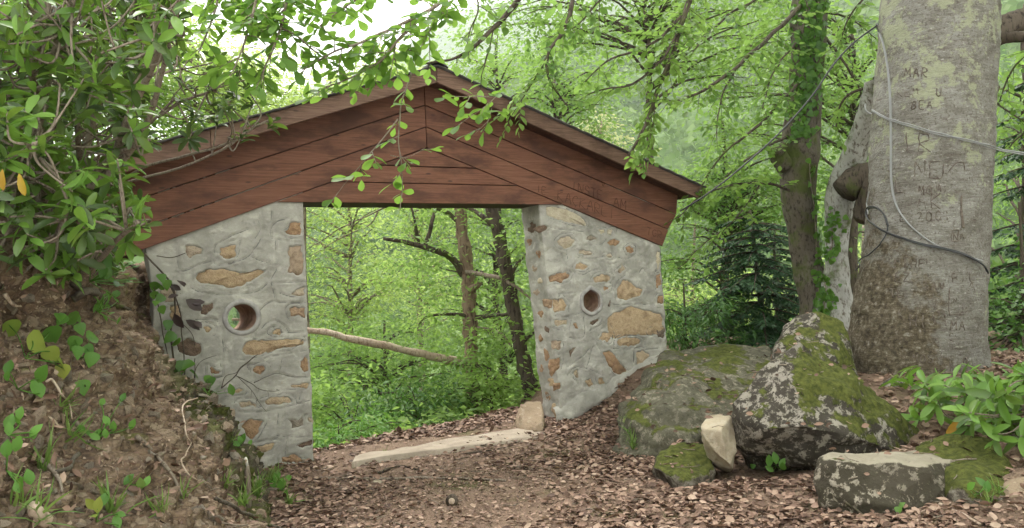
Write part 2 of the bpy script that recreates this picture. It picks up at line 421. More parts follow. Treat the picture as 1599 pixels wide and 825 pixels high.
disp = .11 * big + .07 * (led - .35) + .026 * fin + .045 * chip
# a mossy rock foot that juts out near the gate, and an overhanging lip under the shrub
foot = np.exp(-((q[:, 1] - 5.9) / .75) ** 2 - ((q[:, 2] - .45) / .42) ** 2); disp += .14 * foot + .05 * foot * np.abs(fbm(q * 6, 3, 50))
lip = np.exp(-((q[:, 2] - 1.78) / .14) ** 2); disp += .10 * lip * (.6 + .6 * vnoise(q * 1.7, 51)); disp -= .10 * np.exp(-((q[:, 2] - 1.5) / .16) ** 2)
q = q + nb.reshape(-1, 3) * (disp * sstep(-.3, .05, np.tile(pd, ns)))[:, None]
bank_v, bank_f = q, grid_faces(ns, npf)
g = G("cut earth"); v = g.pos(); z = g.xyz(v)
n1 = g.noise(v, 2.6, 6, .6); n2 = g.noise(g.map(v, (9, 9, 16)), 1.6, 6, .7); n3 = g.vor(g.map(v, (1, 1, 1.6)), 24); n4 = g.noise(v, 70, 4)
c = g.ramp(n1, [(.3, (.125, .08, .053)), (.48, (.18, .12, .078)), (.62, (.26, .187, .122)), (.75, (.16, .102, .07))])
c = g.mix(g.ramp(n2, [(.40, .95), (.5, 0.0)]), c, (.06, .04, .03)); c = g.mix(g.ramp(g.vor(g.map(v, (1, 1, 1.7)), 17, 'F1', 'Color'), [(.6, 0.0), (.85, .7)]), c, (.35, .275, .2)); c = g.mix(g.ramp(g.n('ShaderNodeTexVoronoi', {'feature': 'DISTANCE_TO_EDGE'}, Vector=g.map(v, (1, 1, 1.7)), Scale=17.0).outputs[0], [(.0, .75), (.10, 0.0)]), c, (.08, .055, .04))
c = g.mix(g.ramp(n2, [(.6, 0.0), (.72, .5)]), c, (.38, .29, .21))
c = g.mix(g.math('MULTIPLY', n4, .4), c, (.2, .14, .11))
# moss and lichen on the rock foot by the gate
my = g.ramp(g.math('ABSOLUTE', g.math('SUBTRACT', z[1], 5.85)), [(.5, 1.0), (1.15, 0.0)]); mz = g.ramp(g.math('ABSOLUTE', g.math('SUBTRACT', z[2], .5)), [(.4, 1.0), (.8, 0.0)])
mf = g.math('MULTIPLY', my, mz); mn = g.noise(v, 4.5, 6, .65)
rockc = g.ramp(g.noise(v, 9, 5, .7), [(.35, (.04, .032, .025)), (.5, (.09, .075, .055)), (.6, (.2, .175, .14)), (.7, (.36, .33, .28))])
c = g.mix(g.math('MULTIPLY', mf, .95), c, rockc)
c = g.mix(g.math('MULTIPLY', mf, g.ramp(mn, [(.44, 0.0), (.52, 1.0)])), c, (.06, .065, .016))
c = g.mix(g.ramp(mn, [(.62, 0.0), (.7, .7)]), c, (.12, .135, .035))
M["earth"] = g.done(g.bsdf(c, .95, .12, g.bump(g.math('ADD', n2, g.math('MULTIPLY', n4, .5)), .9, .025)))
bank = tag(MB().add(bank_v, bank_f).build("earth_bank", M["earth"]), "steep cut bank of bare brown earth and stones left of the gateway", kind="structure")
BANK = BVHTree.FromPolygons([tuple(a) for a in bank_v], [tuple(a) for a in bank_f.tolist()])
def hit(bvh, px, py):
    d = Vector(ray(px, py)).normalized(); h = bvh.ray_cast(Vector(CAM), d)
    return (np.array(h[0]), np.array(h[1])) if h[0] is not None else (None, None)
def facing(n, p):
    return n if n @ (CAM - p) > 0 else -n
gm = (RR.ravel() < 16)
nr_ = int((rad < 16).sum()); GROUND = BVHTree.FromPolygons([(a, b, c_) for a, b, c_ in zip(gx[gm], gy[gm], gz[gm])], [tuple(a) for a in grid_faces(nr_, len(az)).tolist()])

# ================================================================== THE GATEWAY
gate = empty("gateway", (G0[0], G0[1], 0), "rubble stone gateway with red brown plank gable and low pitched roof across the path", "gateway", rz=YAW)
def z1(*p): return [(220 + x * .25455, 310 + y * .25455) for x, y in p]
def z2(*p): return [(250 + x * .26667, 510 + y * .26667) for x, y in p]
def z3(*p): return [(800 + x * .25465, 300 + y * .25455) for x, y in p]
def z4(*p): return [(800 + x * .25465, 490 + y * .25455) for x, y in p]
GRN = {"tan": 0, "brown": 1, "dark": 2, "cream": 3}
def stone_mat(name, a, b, dk):
    g = G(name); v = g.obj(); n1 = g.noise(v, 24, 6, .7); n2 = g.noise(v, 95, 3); n3 = g.noise(v, 7, 3)
    c = g.mix(g.ramp(n1, [(.38, 0.0), (.62, 1.0)]), a, b); ro = g.rnd_obj(); c = g.mix(g.math('MULTIPLY', ro, .5), c, g.mix(.5, c, (.3, .2, .13))); c = g.mix(g.ramp(g.math('FRACT', g.math('MULTIPLY', ro, 7.3)), [(.55, 0.0), (.95, .6)]), c, (.42, .385, .32))
    c = g.mix(g.ramp(n3, [(.3, .7), (.48, 0.0)]), c, dk); c = g.mix(g.ramp(n2, [(.3, .5), (.45, 0.0)]), c, dk)
    return g.done(g.bsdf(c, .9, .15, g.bump(g.math('ADD', n1, n2), .8, .012)))
STM = [stone_mat("tan stone", (.38, .27, .165), (.50, .38, .25), (.17, .11, .065)), stone_mat("brown stone", (.29, .175, .105), (.38, .25, .15), (.12, .075, .05)),
       stone_mat("dark stone", (.11, .075, .058), (.17, .12, .09), (.05, .04, .032)), stone_mat("cream stone", (.58, .51, .38), (.48, .41, .3), (.3, .24, .17))]
g = G("cement render"); v = g.obj(); n1 = g.noise(v, 3.0, 5, .6); n2 = g.noise(g.map(v, (1, 1, 1.35)), 4.6, 8, .66, .3); n3 = g.noise(v, 60, 4)
c = g.ramp(n1, [(.3, (.24, .228, .203)), (.5, (.325, .309, .275)), (.7, (.415, .393, .348))])
c = g.mix(g.ramp(n2, [(.30, .85), (.46, 0.0)]), c, (.175, .165, .143)); c = g.mix(g.ramp(n2, [(.53, 0.0), (.70, .9)]), c, (.56, .53, .47))
c = g.mix(g.ramp(g.noise(v, 5.5, 6, .75), [(.62, 0.0), (.72, .6)]), c, (.36, .29, .21))
c = g.mix(g.math('MULTIPLY', g.ramp(g.noise(g.map(v, (7, 7, 1.2)), 1.6, 5, .7), [(.56, 0.0), (.7, 1.0)]), .4), c, (.2, .19, .165))
M["cement"] = g.done(g.bsdf(c, .85, .2, g.bump(g.math('ADD', g.noise(v, 13, 6, .6), g.math('MULTIPLY', n3, .35)), .45, .010)))
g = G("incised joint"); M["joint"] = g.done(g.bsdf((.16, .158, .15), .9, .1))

def poly_pts(px, n=30, jit=.006, seed=0, off=0.0):
    p = np.array([gp(a, b, off) for a, b in px]); q = np.vstack([p, p[:1]])
    L = np.r_[0, np.cumsum(np.linalg.norm(np.diff(q, axis=0), axis=1))]; t = np.linspace(0, L[-1], n, endpoint=False)
    s = np.stack([np.interp(t, L, q[:, k]) for k in (0, 1)], -1)
    s = (np.roll(s, 1, 0) + 3 * s + np.roll(s, -1, 0)) / 5
    return s + 1.7 * jit * np.stack([fbm(np.c_[s * 25, np.full(n, seed)], 3, 5), fbm(np.c_[s * 25, np.full(n, seed + 9)], 3, 6)], -1)
def inside(pts, poly):
    x, y = pts[:, 0], pts[:, 1]; r = np.zeros(len(pts), bool); j = len(poly) - 1
    for i in range(len(poly)):
        a, b = poly[i], poly[j]
        c_ = ((a[1] > y) != (b[1] > y)) & (x < (b[0] - a[0]) * (y - a[1]) / (b[1] - a[1] + 1e-12) + a[0]); r ^= c_; j = i
    return r
def seg_dist(pts, line):
    d = np.full(len(pts), 9.0)
    for a, b in zip(line[:-1], line[1:]):
        ab = b - a; t = np.clip(((pts - a) @ ab) / max(ab @ ab, 1e-9), 0, 1)
        d = np.minimum(d, np.linalg.norm(pts - a - t[:, None] * ab, axis=1))
    return d
TH = .40
def pillar(name_label, lo, hi, zlo, zhi, grooves, stones, hole, seed, rough):
    """lo(z), hi(z): u of the two edges; front face at v=0. Mesh is one closed shell with pressed-in stones."""
    nz_ = int((zhi - zlo) / .0125); zs = np.linspace(zlo, zhi, nz_)
    W = hi(0) - lo(0); nf = int(W / .0125); nd = int(TH / .025)
    par = np.r_[np.stack([np.linspace(0, 1, nf, endpoint=False), np.zeros(nf)], -1), np.stack([np.ones(nd), np.linspace(0, 1, nd, endpoint=False)], -1),
                np.stack([np.linspace(1, 0, nf // 2, endpoint=False), np.ones(nf // 2)], -1), np.stack([np.zeros(nd), np.linspace(1, 0, nd, endpoint=False)], -1)]
    m = len(par); L_, H_ = np.array([lo(z) for z in zs]), np.array([hi(z) for z in zs])
    U = L_[:, None] + (H_ - L_)[:, None] * par[None, :, 0]; V = np.broadcast_to(par[None, :, 1] * TH, U.shape); Z = np.broadcast_to(zs[:, None], U.shape)
    p = np.stack([U, V, Z], -1).reshape(-1, 3); nrm = np.zeros((nz_, m, 3))
    nrm[:, :nf, 1] = -1; nrm[:, nf:nf + nd, 0] = 1; nrm[:, nf + nd:nf + nd + nf // 2, 1] = 1; nrm[:, nf + nd + nf // 2:, 0] = -1
    k = 5; nn = sum(np.roll(nrm, s, 1) for s in range(-k, k + 1)); nrm = unit(nn).reshape(-1, 3)
    d = rough * (.6 * fbm(p * 3.2, 3, seed) + .35 * fbm(p * 9, 3, seed + 1)) + .0025 * fbm(p * 40, 2, seed + 2)
    front = (np.tile(np.arange(m), nz_) < nf); ff = np.where(front)[0]; uv = p[ff][:, [0, 2]]
    # trowelled joint lines, some of them drawn round the stones
    r_ = np.random.default_rng(seed); grooves = [np.array([gp(*a) for a in gl]) for gl in grooves]
    for kind, px in stones:
        pg = poly_pts(px, 28, .004, 3); c_ = pg.mean(0); m_r = np.linalg.norm(pg - c_, axis=1).mean()
        if kind == "dark" or r_.random() < .22: continue
        k0, kn = int(r_.integers(28)), int(r_.integers(16, 27)); rg = c_ + (pg - c_) * (1 + r_.uniform(.022, .045) / m_r); sel = rg[(k0 + np.arange(kn)) % 28]
        sel = sel[(sel[:, 0] > lo(.5) + .01) & (sel[:, 0] < hi(.5) - .01)]
        if len(sel) > 8: grooves.append(sel[::3])
    sm = MB()
    for gl in grooves:
        ln = spline(np.c_[gl, gl[:, :1] * 0], 6 * len(gl))[:, :2]
        ln = ln + .006 * np.stack([fbm(np.c_[ln * 8, ln[:, :1] * 0], 2, seed), fbm(np.c_[ln * 8, ln[:, :1] * 0 + 5], 2, seed)], -1)
        dd = seg_dist(uv, ln); d[ff] += -.0085 * np.exp(-(dd / .0062) ** 2) + .0012 * np.exp(-((dd - .02) / .014) ** 2)
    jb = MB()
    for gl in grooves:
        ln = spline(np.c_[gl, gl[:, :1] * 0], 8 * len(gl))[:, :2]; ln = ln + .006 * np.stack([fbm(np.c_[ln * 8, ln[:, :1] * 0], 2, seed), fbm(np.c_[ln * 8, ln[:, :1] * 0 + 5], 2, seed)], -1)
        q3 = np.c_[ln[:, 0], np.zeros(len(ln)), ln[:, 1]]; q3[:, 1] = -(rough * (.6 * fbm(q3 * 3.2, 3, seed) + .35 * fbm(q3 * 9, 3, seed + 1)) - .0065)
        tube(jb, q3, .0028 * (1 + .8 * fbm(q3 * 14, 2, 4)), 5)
    polys = []
    for i, (kind, px) in enumerate(stones):
        pg = poly_pts(px, 44, .007, i + seed); polys.append((kind, pg)); ins = inside(uv, pg)
        edge = seg_dist(uv, np.vstack([pg, pg[:1]])); d[ff] += np.where(ins, -.022 * sstep(0, .012, edge), .0035 * np.exp(-(edge / .012) ** 2))
    p2 = p + nrm * d[:, None]
    faces = grid_faces(nz_, m, True); fc = p[faces].mean(1)
    if hole is not None:
        c0, rx, rz, sk = hole
        # the pipe runs through the wall, slightly askew
        cu = c0[0] + sk * fc[:, 1] / TH
        ang = ((fc[:, 0] - cu) / (rx * .97)) ** 2 + ((fc[:, 2] - c0[1]) / (rz * .97)) ** 2
        isf = ((fc[:, 1] < .004) | (fc[:, 1] > TH - .004)) & (ang < 1); faces = faces[~isf]
    mb = MB().add(p2, faces)
    mb.add(p2.reshape(nz_, m, 3)[-1], np.arange(m)[None, :]).add(p2.reshape(nz_, m, 3)[0], np.arange(m)[None, ::-1].copy())
    po = mb.build("stone_pillar", M["cement"], gate); tag(po, name_label)
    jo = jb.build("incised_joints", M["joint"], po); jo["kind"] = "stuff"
    for i, (kind, pg) in enumerate(polys):
        c_ = pg.mean(0); rings = [(1.02, -.022), (.93, -.011), (.8, -.005), (.6, -.002), (.3, .001)]
        vs = []
        for s, dz in rings:
            r_ = c_ + (pg - c_) * s; q3 = np.c_[r_[:, 0], np.zeros(len(r_)), r_[:, 1]]
            base = rough * (.6 * fbm(q3 * 3.2, 3, seed) + .35 * fbm(q3 * 9, 3, seed + 1))
            q3[:, 1] = -(base + dz + .009 * fbm(q3 * 28, 3, 70 + i)); vs.append(q3)
        q3 = np.array([[c_[0], 0, c_[1]]]); base = rough * (.6 * fbm(q3 * 3.2, 3, seed) + .35 * fbm(q3 * 9, 3, seed + 1)); q3[:, 1] = -(base + .004); vs.append(q3)
        nP = len(pg); fa = grid_faces(len(rings), nP, True); tri = np.array([(4 * nP + a, 4 * nP + (a + 1) % nP, 5 * nP) for a in range(nP)])
        MB().add(np.vstack(vs), [fa, tri]).build("stone", STM[GRN[kind]], po)
    return po

SL = [("brown", z1((270, 280), (330, 285), (385, 300), (380, 345), (320, 360), (295, 380), (275, 340))), ("tan", z1((480, 300), (540, 290), (590, 275), (580, 340), (555, 378), (500, 370), (482, 345))),
 ("tan", z1((325, 490), (350, 455), (400, 430), (480, 430), (560, 440), (640, 458), (700, 440), (800, 432), (740, 465), (690, 500), (650, 535), (540, 552), (440, 530), (350, 525))),
 ("brown", z1((860, 205), (905, 190), (915, 145), (985, 138), (992, 235), (920, 228))), ("brown", z1((905, 285), (990, 290), (1003, 465), (950, 475), (900, 450), (905, 370))),
 ("tan", z1((872, 575), (920, 582), (985, 545), (1010, 545), (1010, 600), (930, 595))), ("brown", z1((912, 668), (1010, 663), (1013, 745), (970, 715), (920, 738))),
 ("dark", z1((370, 640), (415, 650), (465, 615), (445, 660), (410, 710), (368, 712))), ("brown", z1((105, 560), (200, 545), (235, 600), (180, 645), (120, 600))),
 ("tan", z1((175, 660), (235, 655), (245, 740), (190, 765))), ("tan", z1((385, 775), (440, 795), (435, 830), (395, 820))),
 ("dark", z2((95, 95), (160, 60), (235, 100), (248, 150), (200, 172), (110, 160))), ("tan", z2((650, 30), (690, 8), (725, 38), (712, 48), (655, 50))),
 ("tan", z2((475, 165), (485, 105), (540, 80), (640, 75), (740, 70), (858, 68), (862, 108), (740, 128), (640, 150), (560, 172))),
 ("brown", z2((818, 200), (860, 170), (875, 255), (828, 268))), ("brown", z2((540, 240), (600, 220), (622, 235), (590, 292), (570, 285))), ("brown", z2((295, 235), (355, 265), (345, 278), (295, 278))),
 ("tan", z2((750, 345), (840, 330), (882, 328), (882, 360), (770, 358))), ("tan", z2((460, 445), (520, 435), (575, 450), (562, 472), (470, 478))),
 ("tan", z2((600, 440), (650, 415), (730, 405), (780, 440), (720, 458), (620, 462))), ("brown", z2((470, 590), (505, 545), (610, 540), (580, 620), (535, 668), (480, 610))),
 ("dark", z2((750, 550), (840, 535), (848, 575), (775, 597))), ("brown", z2((858, 535), (893, 530), (893, 562), (865, 566))), ("dark", z2((785, 705), (840, 680), (900, 668), (902, 700), (830, 712))),
 ("tan", z2((560, 705), (620, 690), (672, 675), (655, 725), (590, 742))), ("tan", z2((395, 380), (440, 362), (485, 372), (470, 398), (400, 400))), ("brown", z2((700, 765), (790, 752), (832, 770), (840, 798), (710, 798)))]
GL = [z1((660, 190), (500, 260), (455, 300), (450, 395), (520, 405), (640, 370), (700, 310), (742, 245)), z1((803, 250), (800, 190), (840, 140), (910, 125)), z1((805, 245), (985, 270)),
 z1((825, 255), (830, 420), (820, 460), (770, 530), (700, 575), (500, 590), (380, 580), (310, 550)), z1((670, 360), (740, 385), (820, 410)), z1((225, 345), (250, 445), (350, 405), (440, 380)), z1((790, 515), (1010, 515)),
 z1((800, 520), (820, 600), (850, 640), (1015, 640)), z1((720, 140), (732, 200), (700, 250)), z1((740, 800), (780, 762), (830, 752), (880, 780), (910, 820)), z1((330, 745), (450, 745), (490, 790), (490, 825)),
 z1((730, 690), (790, 640), (850, 640)), z1((805, 60), (800, 130)), z2((440, 190), (580, 190), (700, 165), (860, 140)), z2((432, 60), (430, 190)), z2((365, 10), (370, 150)), z2((550, 330), (640, 285), (700, 275), (780, 297), (870, 300)),
 z2((460, 500), (600, 495), (770, 460), (885, 430)), z2((680, 640), (800, 650), (890, 640)), z2((690, 500), (685, 640)), z2((745, 650), (735, 750)), z2((270, 300), (360, 290), (350, 190)), z2((660, 0), (700, 30), (860, 35)),
 z2((720, 180), (700, 270)), z2((820, 380), (815, 430)), z2((680, 370), (850, 365)), z2((480, 60), (600, 70), (860, 60)), z2((510, 690), (600, 670), (690, 650))]
SR = [("cream", z3((205, 90), (300, 92), (400, 140), (455, 175), (465, 215), (360, 195), (260, 165), (205, 140))), ("tan", z3((275, 305), (300, 275), (350, 263), (385, 290), (372, 330), (330, 348), (290, 335))),
 ("tan", z3((405, 350), (450, 355), (490, 372), (470, 388), (410, 385))), ("dark", z3((440, 295), (480, 260), (530, 290), (480, 298))), ("cream", z3((532, 230), (570, 222), (575, 255), (540, 262))), ("cream", z3((583, 228), (615, 225), (620, 262), (592, 265))),
 ("brown", z3((585, 305), (625, 285), (670, 300), (640, 332), (598, 328))), ("brown", z3((690, 345), (715, 325), (745, 338), (742, 372), (700, 375))), ("tan", z3((565, 385), (600, 375), (615, 395), (585, 405))),
 ("tan", z3((388, 440), (420, 428), (475, 452), (440, 478), (390, 475))), ("tan", z3((640, 480), (680, 450), (700, 470), (660, 500))), ("tan", z3((490, 525), (540, 505), (610, 515), (605, 550), (510, 560))),
 ("brown", z3((215, 520), (280, 500), (340, 488), (355, 530), (300, 555), (225, 560))), ("tan", z3((642, 600), (680, 540), (710, 530), (740, 565), (803, 600), (790, 640), (710, 668), (650, 660))),
 ("brown", z3((185, 660), (245, 655), (245, 718), (200, 700))), ("tan", z3((250, 655), (310, 652), (340, 690), (325, 735), (255, 742))), ("tan", z3((255, 790), (335, 785), (340, 805), (265, 815))),
 ("brown", z3((555, 580), (600, 575), (595, 602), (560, 608))), ("dark", z3((590, 665), (605, 660), (600, 715), (585, 700))),
 ("tan", z3((582, 770), (640, 730), (740, 700), (830, 725), (915, 745), (938, 780), (938, 880), (780, 880), (690, 890), (610, 905), (585, 850))),
 ("brown", z3((885, 640), (925, 628), (932, 685), (890, 690))), ("cream", z3((880, 370), (903, 362), (905, 470), (885, 480))), ("brown", z3((880, 510), (910, 500), (915, 585), (885, 590))),
 ("dark", z3((470, 800), (520, 778), (540, 790), (490, 820))), ("dark", z3((130, 225), (200, 195), (225, 225), (170, 255))),
 ("tan", z4((260, 45), (340, 38), (345, 70), (270, 78))), ("brown", z4((372, 58), (400, 55), (405, 92), (378, 95))), ("dark", z4((470, 65), (520, 28), (538, 40), (500, 75))),
 ("tan", z4((530, 160), (555, 118), (600, 112), (615, 150), (590, 175))), ("tan", z4((640, 175), (670, 148), (740, 143), (795, 160), (790, 190), (720, 203), (650, 198))), ("dark", z4((885, 105), (940, 82), (940, 145), (890, 148))),
 ("tan", z4((832, 98), (858, 95), (855, 125), (835, 122))), ("brown", z4((548, 235), (600, 222), (645, 280), (690, 325), (735, 375), (700, 392), (630, 370), (580, 300))),
 ("tan", z4((762, 235), (800, 222), (845, 250), (840, 330), (790, 372), (765, 365))), ("dark", z4((345, 225), (400, 200), (365, 245), (350, 275))), ("tan", z4((382, 350), (405, 345), (410, 395), (385, 400))),
 ("tan", z4((442, 412), (480, 402), (500, 440), (470, 458))), ("tan", z4((525, 400), (550, 388), (575, 430), (540, 442))), ("brown", z4((245, 170), (300, 162), (300, 218), (255, 220))),
 ("brown", z4((235, 280), (300, 270), (290, 340), (245, 388), (232, 330))), ("brown", z4((250, 425), (298, 415), (300, 465), (262, 470)))]
GRV = [z3((250, 340), (280, 370), (340, 385), (345, 410)), z3((230, 215), (300, 230), (450, 245)), z3((360, 490), (430, 505), (480, 485), (560, 480)), z3((630, 620), (650, 550), (700, 505)), z3((540, 420), (600, 440), (640, 430)),
 z3((650, 400), (700, 410), (750, 380), (750, 320)), z3((780, 490), (800, 465), (820, 490)), z3((280, 625), (380, 622)), z3((280, 640), (360, 638)), z3((250, 760), (350, 765), (430, 740)), z3((435, 330), (540, 322), (580, 290)),
 z3((620, 690), (720, 690), (860, 690)), z3((760, 560), (780, 590), (830, 600)), z4((345, 100), (360, 30), (250, 85), (330, 100)), z4((345, 145), (430, 145), (440, 20)), z4((470, 105), (540, 70), (550, 30)),
 z4((495, 155), (530, 200), (545, 250)), z4((625, 215), (800, 210), (815, 180), (790, 145), (660, 130), (628, 180), (625, 215)), z4((340, 330), (410, 280), (480, 215)), z4((455, 340), (480, 270), (500, 200)), z4((340, 380), (400, 325), (560, 375)),
 z4((620, 105), (700, 90), (930, 78)), z4((750, 300), (755, 230)), z4((820, 220), (900, 215)), z4((600, 60), (620, 100), (640, 150)), z3((400, 400), (480, 405), (560, 395)), z3((560, 220), (640, 215), (640, 260)), z4((640, 225), (740, 228), (750, 290))]
def lin(a, b):                       # an edge through two pixels -> u as a function of z
    p, q_ = gp(*a), gp(*b); return lambda z: p[0] + (q_[0] - p[0]) * (z - p[1]) / (q_[1] - p[1])
def hl(px, py, rx, rz, sk):
    c_ = gp(px, py); s = abs(gp(px + rx, py)[0] - c_[0]); t = abs(gp(px, py + rz)[1] - c_[1]); return (c_, s, t, sk)
TOP = gp(640, 318)[1]                # underside of the boards over the opening
eL = lin((473, 325), (490, 716)); eR0 = lin((842, 325), (875, 636)); eR1 = lin((1029, 390), (1043, 545))
PLO = gp(233, 440)[0]
hL = hl(378, 496, 26, 24.5, -.075); hR = hl(923.5, 470.5, 15.5, 19.5, .0)
def topz(u_): return TOP
pL = pillar("left stone pillar with grey mortar, tan stones and a clear round pipe hole", lambda z: PLO + .03 * math.sin(z * 5), eL, -.4, TOP + .30, GL, SL, hL, 3, .012)
pR = pillar("right stone pillar of rough rubble with a footing against the rock", lambda z: eR0(max(z, -.05)), lambda z: eR1(z) + .05 * max(0, .9 - z) ** 2, -.3, TOP + .25, GRV, SR, hR, 8, .024)
# stones showing in the jamb of the right pillar
rng = np.random.default_rng(4)
for i, (z_, v_, hz_, hv_, kd) in enumerate([(2.2, .2, .07, .13, 2), (2.05, .28, .05, .08, 1), (1.9, .12, .06, .07, 1), (1.74, .26, .05, .09, 1), (1.6, .14, .045, .08, 3), (1.47, .26, .05, .1, 1), (1.36, .1, .05, .06, 1), (1.22, .22, .05, .1, 1), (1.05, .12, .06, .07, 2), (.94, .28, .05, .08, 1), (.76, .18, .1, .08, 1), (.58, .3, .06, .06, 1), (.44, .14, .07, .09, 0), (.26, .26, .07, .09, 1), (.12, .12, .11, .1, 0)]):
    n_ = 22; th = np.arange(n_) * 2 * math.pi / n_; rr0 = 1 + .3 * np.array([vnoise(np.array([[math.cos(t) * 1.6, math.sin(t) * 1.6, i * 3.3]]), 2)[0] for t in th]); vs = []
    for s_, dz in ((1.05, -.03), (.92, -.008), (.6, .004), (.25, .006)):
        q3 = np.c_[np.zeros(n_), v_ + np.cos(th) * hv_ * rr0 * s_, z_ + np.sin(th) * hz_ * rr0 * s_]; q3[:, 0] = np.array([eR0(max(z, -.05)) for z in q3[:, 2]])
        b_ = .024 * (.6 * fbm(q3 * 3.2, 3, 8) + .35 * fbm(q3 * 9, 3, 9)); q3[:, 0] -= b_ + dz + .008 * fbm(q3 * 26, 3, i); vs.append(q3)
    vs.append(np.array([vs[-1].mean(0)])); MB().add(np.vstack(vs), [grid_faces(4, n_, True), np.array([(3 * n_ + a, 3 * n_ + (a + 1) % n_, 4 * n_) for a in range(n_)])]).build("stone", STM[kd], pR)
# clay pipes through the walls
g = G("clay pipe"); v = g.obj(); c = g.ramp(g.noise(v, 16, 5, .6), [(.35, (.19, .115, .085)), (.6, (.30, .19, .14)), (.75, (.38, .27, .2))])
M["pipe"] = g.done(g.bsdf(c, .85, .2, g.bump(g.noise(v, 40, 4), .5, .006)))
g = G("pipe rim"); v = g.obj(); c = g.ramp(g.noise(v, 18, 5, .6), [(.35, (.26, .245, .235)), (.6, (.36, .34, .32))]); M["rim"] = g.done(g.bsdf(c, .85, .2, g.bump(g.noise(v, 40, 4), .5, .006)))
def pipe(hole, par, hexa=False):
    c0, rx, rz, sk = hole; n = 40; a = np.arange(n) * 2 * math.pi / n + math.pi / 2
    w = np.ones(n)
    if hexa: w = 1 + .025 * np.cos(6 * (a - math.pi / 2)) + .05 * np.exp(-((a - math.pi / 2) / .3) ** 2)
    ca, sa = np.cos(a) * rx * w, np.sin(a) * rz * w
    def ring(s, v_, t): return np.stack([c0[0] + sk * t + ca * s, np.full(n, v_), c0[1] + sa * s], -1)
    f = grid_faces(3, n, True)
    R1 = MB().add(np.vstack([ring(1.17, .004, 0), ring(1.15, -.012, 0), ring(1.0, -.016, 0), ring(.86, -.012, 0), ring(.84, .02, 0)]), grid_faces(5, n, True))
    o = R1.build("pipe_rim", M["rim"], par)
    MB().add(np.vstack([ring(.85, -.01, 0), ring(.85, TH * .5, .5), ring(.85, TH + .015, 1), ring(1.0, TH + .015, 1), ring(1.0, TH * .5, .5), ring(1.0, 0, 0)]), grid_faces(6, n, True)).build("pipe", M["pipe"], par)
pipe(hL, pL); pipe(hR, pR, True)

# --- boards
def wood_mat(name, dark, mid, light, rough=.7):
    g = G(name); v = g.obj(); r = g.rnd_obj()
    off = g.n("ShaderNodeVectorMath", {"operation": 'ADD'}, i0=v, i1=g.n("ShaderNodeCombineXYZ", X=g.math('MULTIPLY', r, 31.0), Y=0.0, Z=g.math('MULTIPLY', r, 17.0)).outputs[0]).outputs[0]
    gr = g.noise(g.map(off, (2.2, 8, 60)), 1.5, 6, .6, .9); st = g.noise(g.map(off, (1.3, 3, 3.2)), 1.7, 5, .6); kn = g.vor(g.map(off, (1.6, 3, 5)), 1.7)
    c = g.ramp(gr, [(.3, dark), (.48, mid), (.66, light)])
    c = g.mix(g.ramp(st, [(.36, .95), (.52, 0.0)]), c, g.mix(.35, dark, (.05, .025, .02)))
    c = g.mix(g.ramp(st, [(.6, 0.0), (.75, .55)]), c, light)
    c = g.mix(g.ramp(kn, [(.05, .85), (.1, 0.0)]), c, (.05, .026, .02))
    c = g.mix(g.math('MULTIPLY', r, .3), c, g.mix(.5, c, dark))
    return g.done(g.bsdf(c, rough, .25, g.bump(gr, .35, .004)))
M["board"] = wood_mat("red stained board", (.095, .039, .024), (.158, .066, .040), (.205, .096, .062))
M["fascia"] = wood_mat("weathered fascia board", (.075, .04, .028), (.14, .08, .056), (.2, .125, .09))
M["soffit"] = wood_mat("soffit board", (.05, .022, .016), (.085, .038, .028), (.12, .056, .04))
def prism(name, mat, poly, v0, v1, par, bev=.004):
    """board with outline poly (u, z) between depths v0 (front) and v1, edges eased"""
    p = np.array(poly, float); a = .5 * np.sum(p[:, 0] * np.roll(p[:, 1], -1) - np.roll(p[:, 0], -1) * p[:, 1])
    if a < 0: p = p[::-1]
    c_ = p.mean(0); n = len(p)
    e1 = unit(p - np.roll(p, 1, 0)); e2 = unit(np.roll(p, -1, 0) - p); inn = np.stack([-(e1 + e2)[:, 1], (e1 + e2)[:, 0]], -1); inn = unit(inn)
    sn = np.maximum(np.abs((inn * np.stack([-e1[:, 1], e1[:, 0]], -1)).sum(1)), .35)
    i_ = p + inn * (bev / sn)[:, None]
    def lay(q_, v_): return np.c_[q_[:, 0], np.full(n, v_), q_[:, 1]]
    vs = np.vstack([lay(i_, v0), lay(p, v0 + bev), lay(p, v1)])
    f = grid_faces(3, n, True)
    mb = MB().add(vs, [f, np.arange(n)[None, :].copy(), (np.arange(n)[None, ::-1] + 2 * n).copy()])
    return mb.build(name, mat, par, smooth=False)
UC = gp(664.5, 200)[0]
def G2(*p): return [gp(a, b, BV) for a, b in p]
BV = -.03                                   # front face of the boards stands proud of the stone
A0, B0, C0 = gp(663.6, 164.5, BV), gp(665, 198.5, BV), gp(667, 231, BV)
UC = (A0[0] + B0[0] + C0[0]) / 3
A1, B1, C1 = gp(1056, 335, BV), gp(1043.6, 358.5, BV), gp(1034.5, 385, BV); T1 = gp(1062, 315, BV)
def mir(p): return np.array([2 * UC - p[0], p[1]])
A0[0] = B0[0] = C0[0] = UC
la, lb, lc = gp(180, 323, BV), gp(213, 359, BV), gp(234, 386.5, BV)
def ext(p0, p1, u_): return np.array([u_, p0[1] + (p1[1] - p0[1]) * (u_ - p0[0]) / (p1[0] - p0[0])])
LA, LB, LC = ext(A0, la, 2 * UC - A1[0]), ext(B0, lb, 2 * UC - B1[0]), ext(C0, lc, 2 * UC - C1[0])
slope = -(A1[1] - A0[1]) / (A1[0] - A0[0])
RH = .36                                    # height of the top boards up to the roof
T0 = np.array([UC, A0[1] + RH]); LT = LA + np.array([-.05, RH - .06]); TR = np.array([A1[0] + .05, A1[1] + RH - .06])
gp_ = .0045
def sh(p, dz): return np.array([p[0], p[1] + dz])
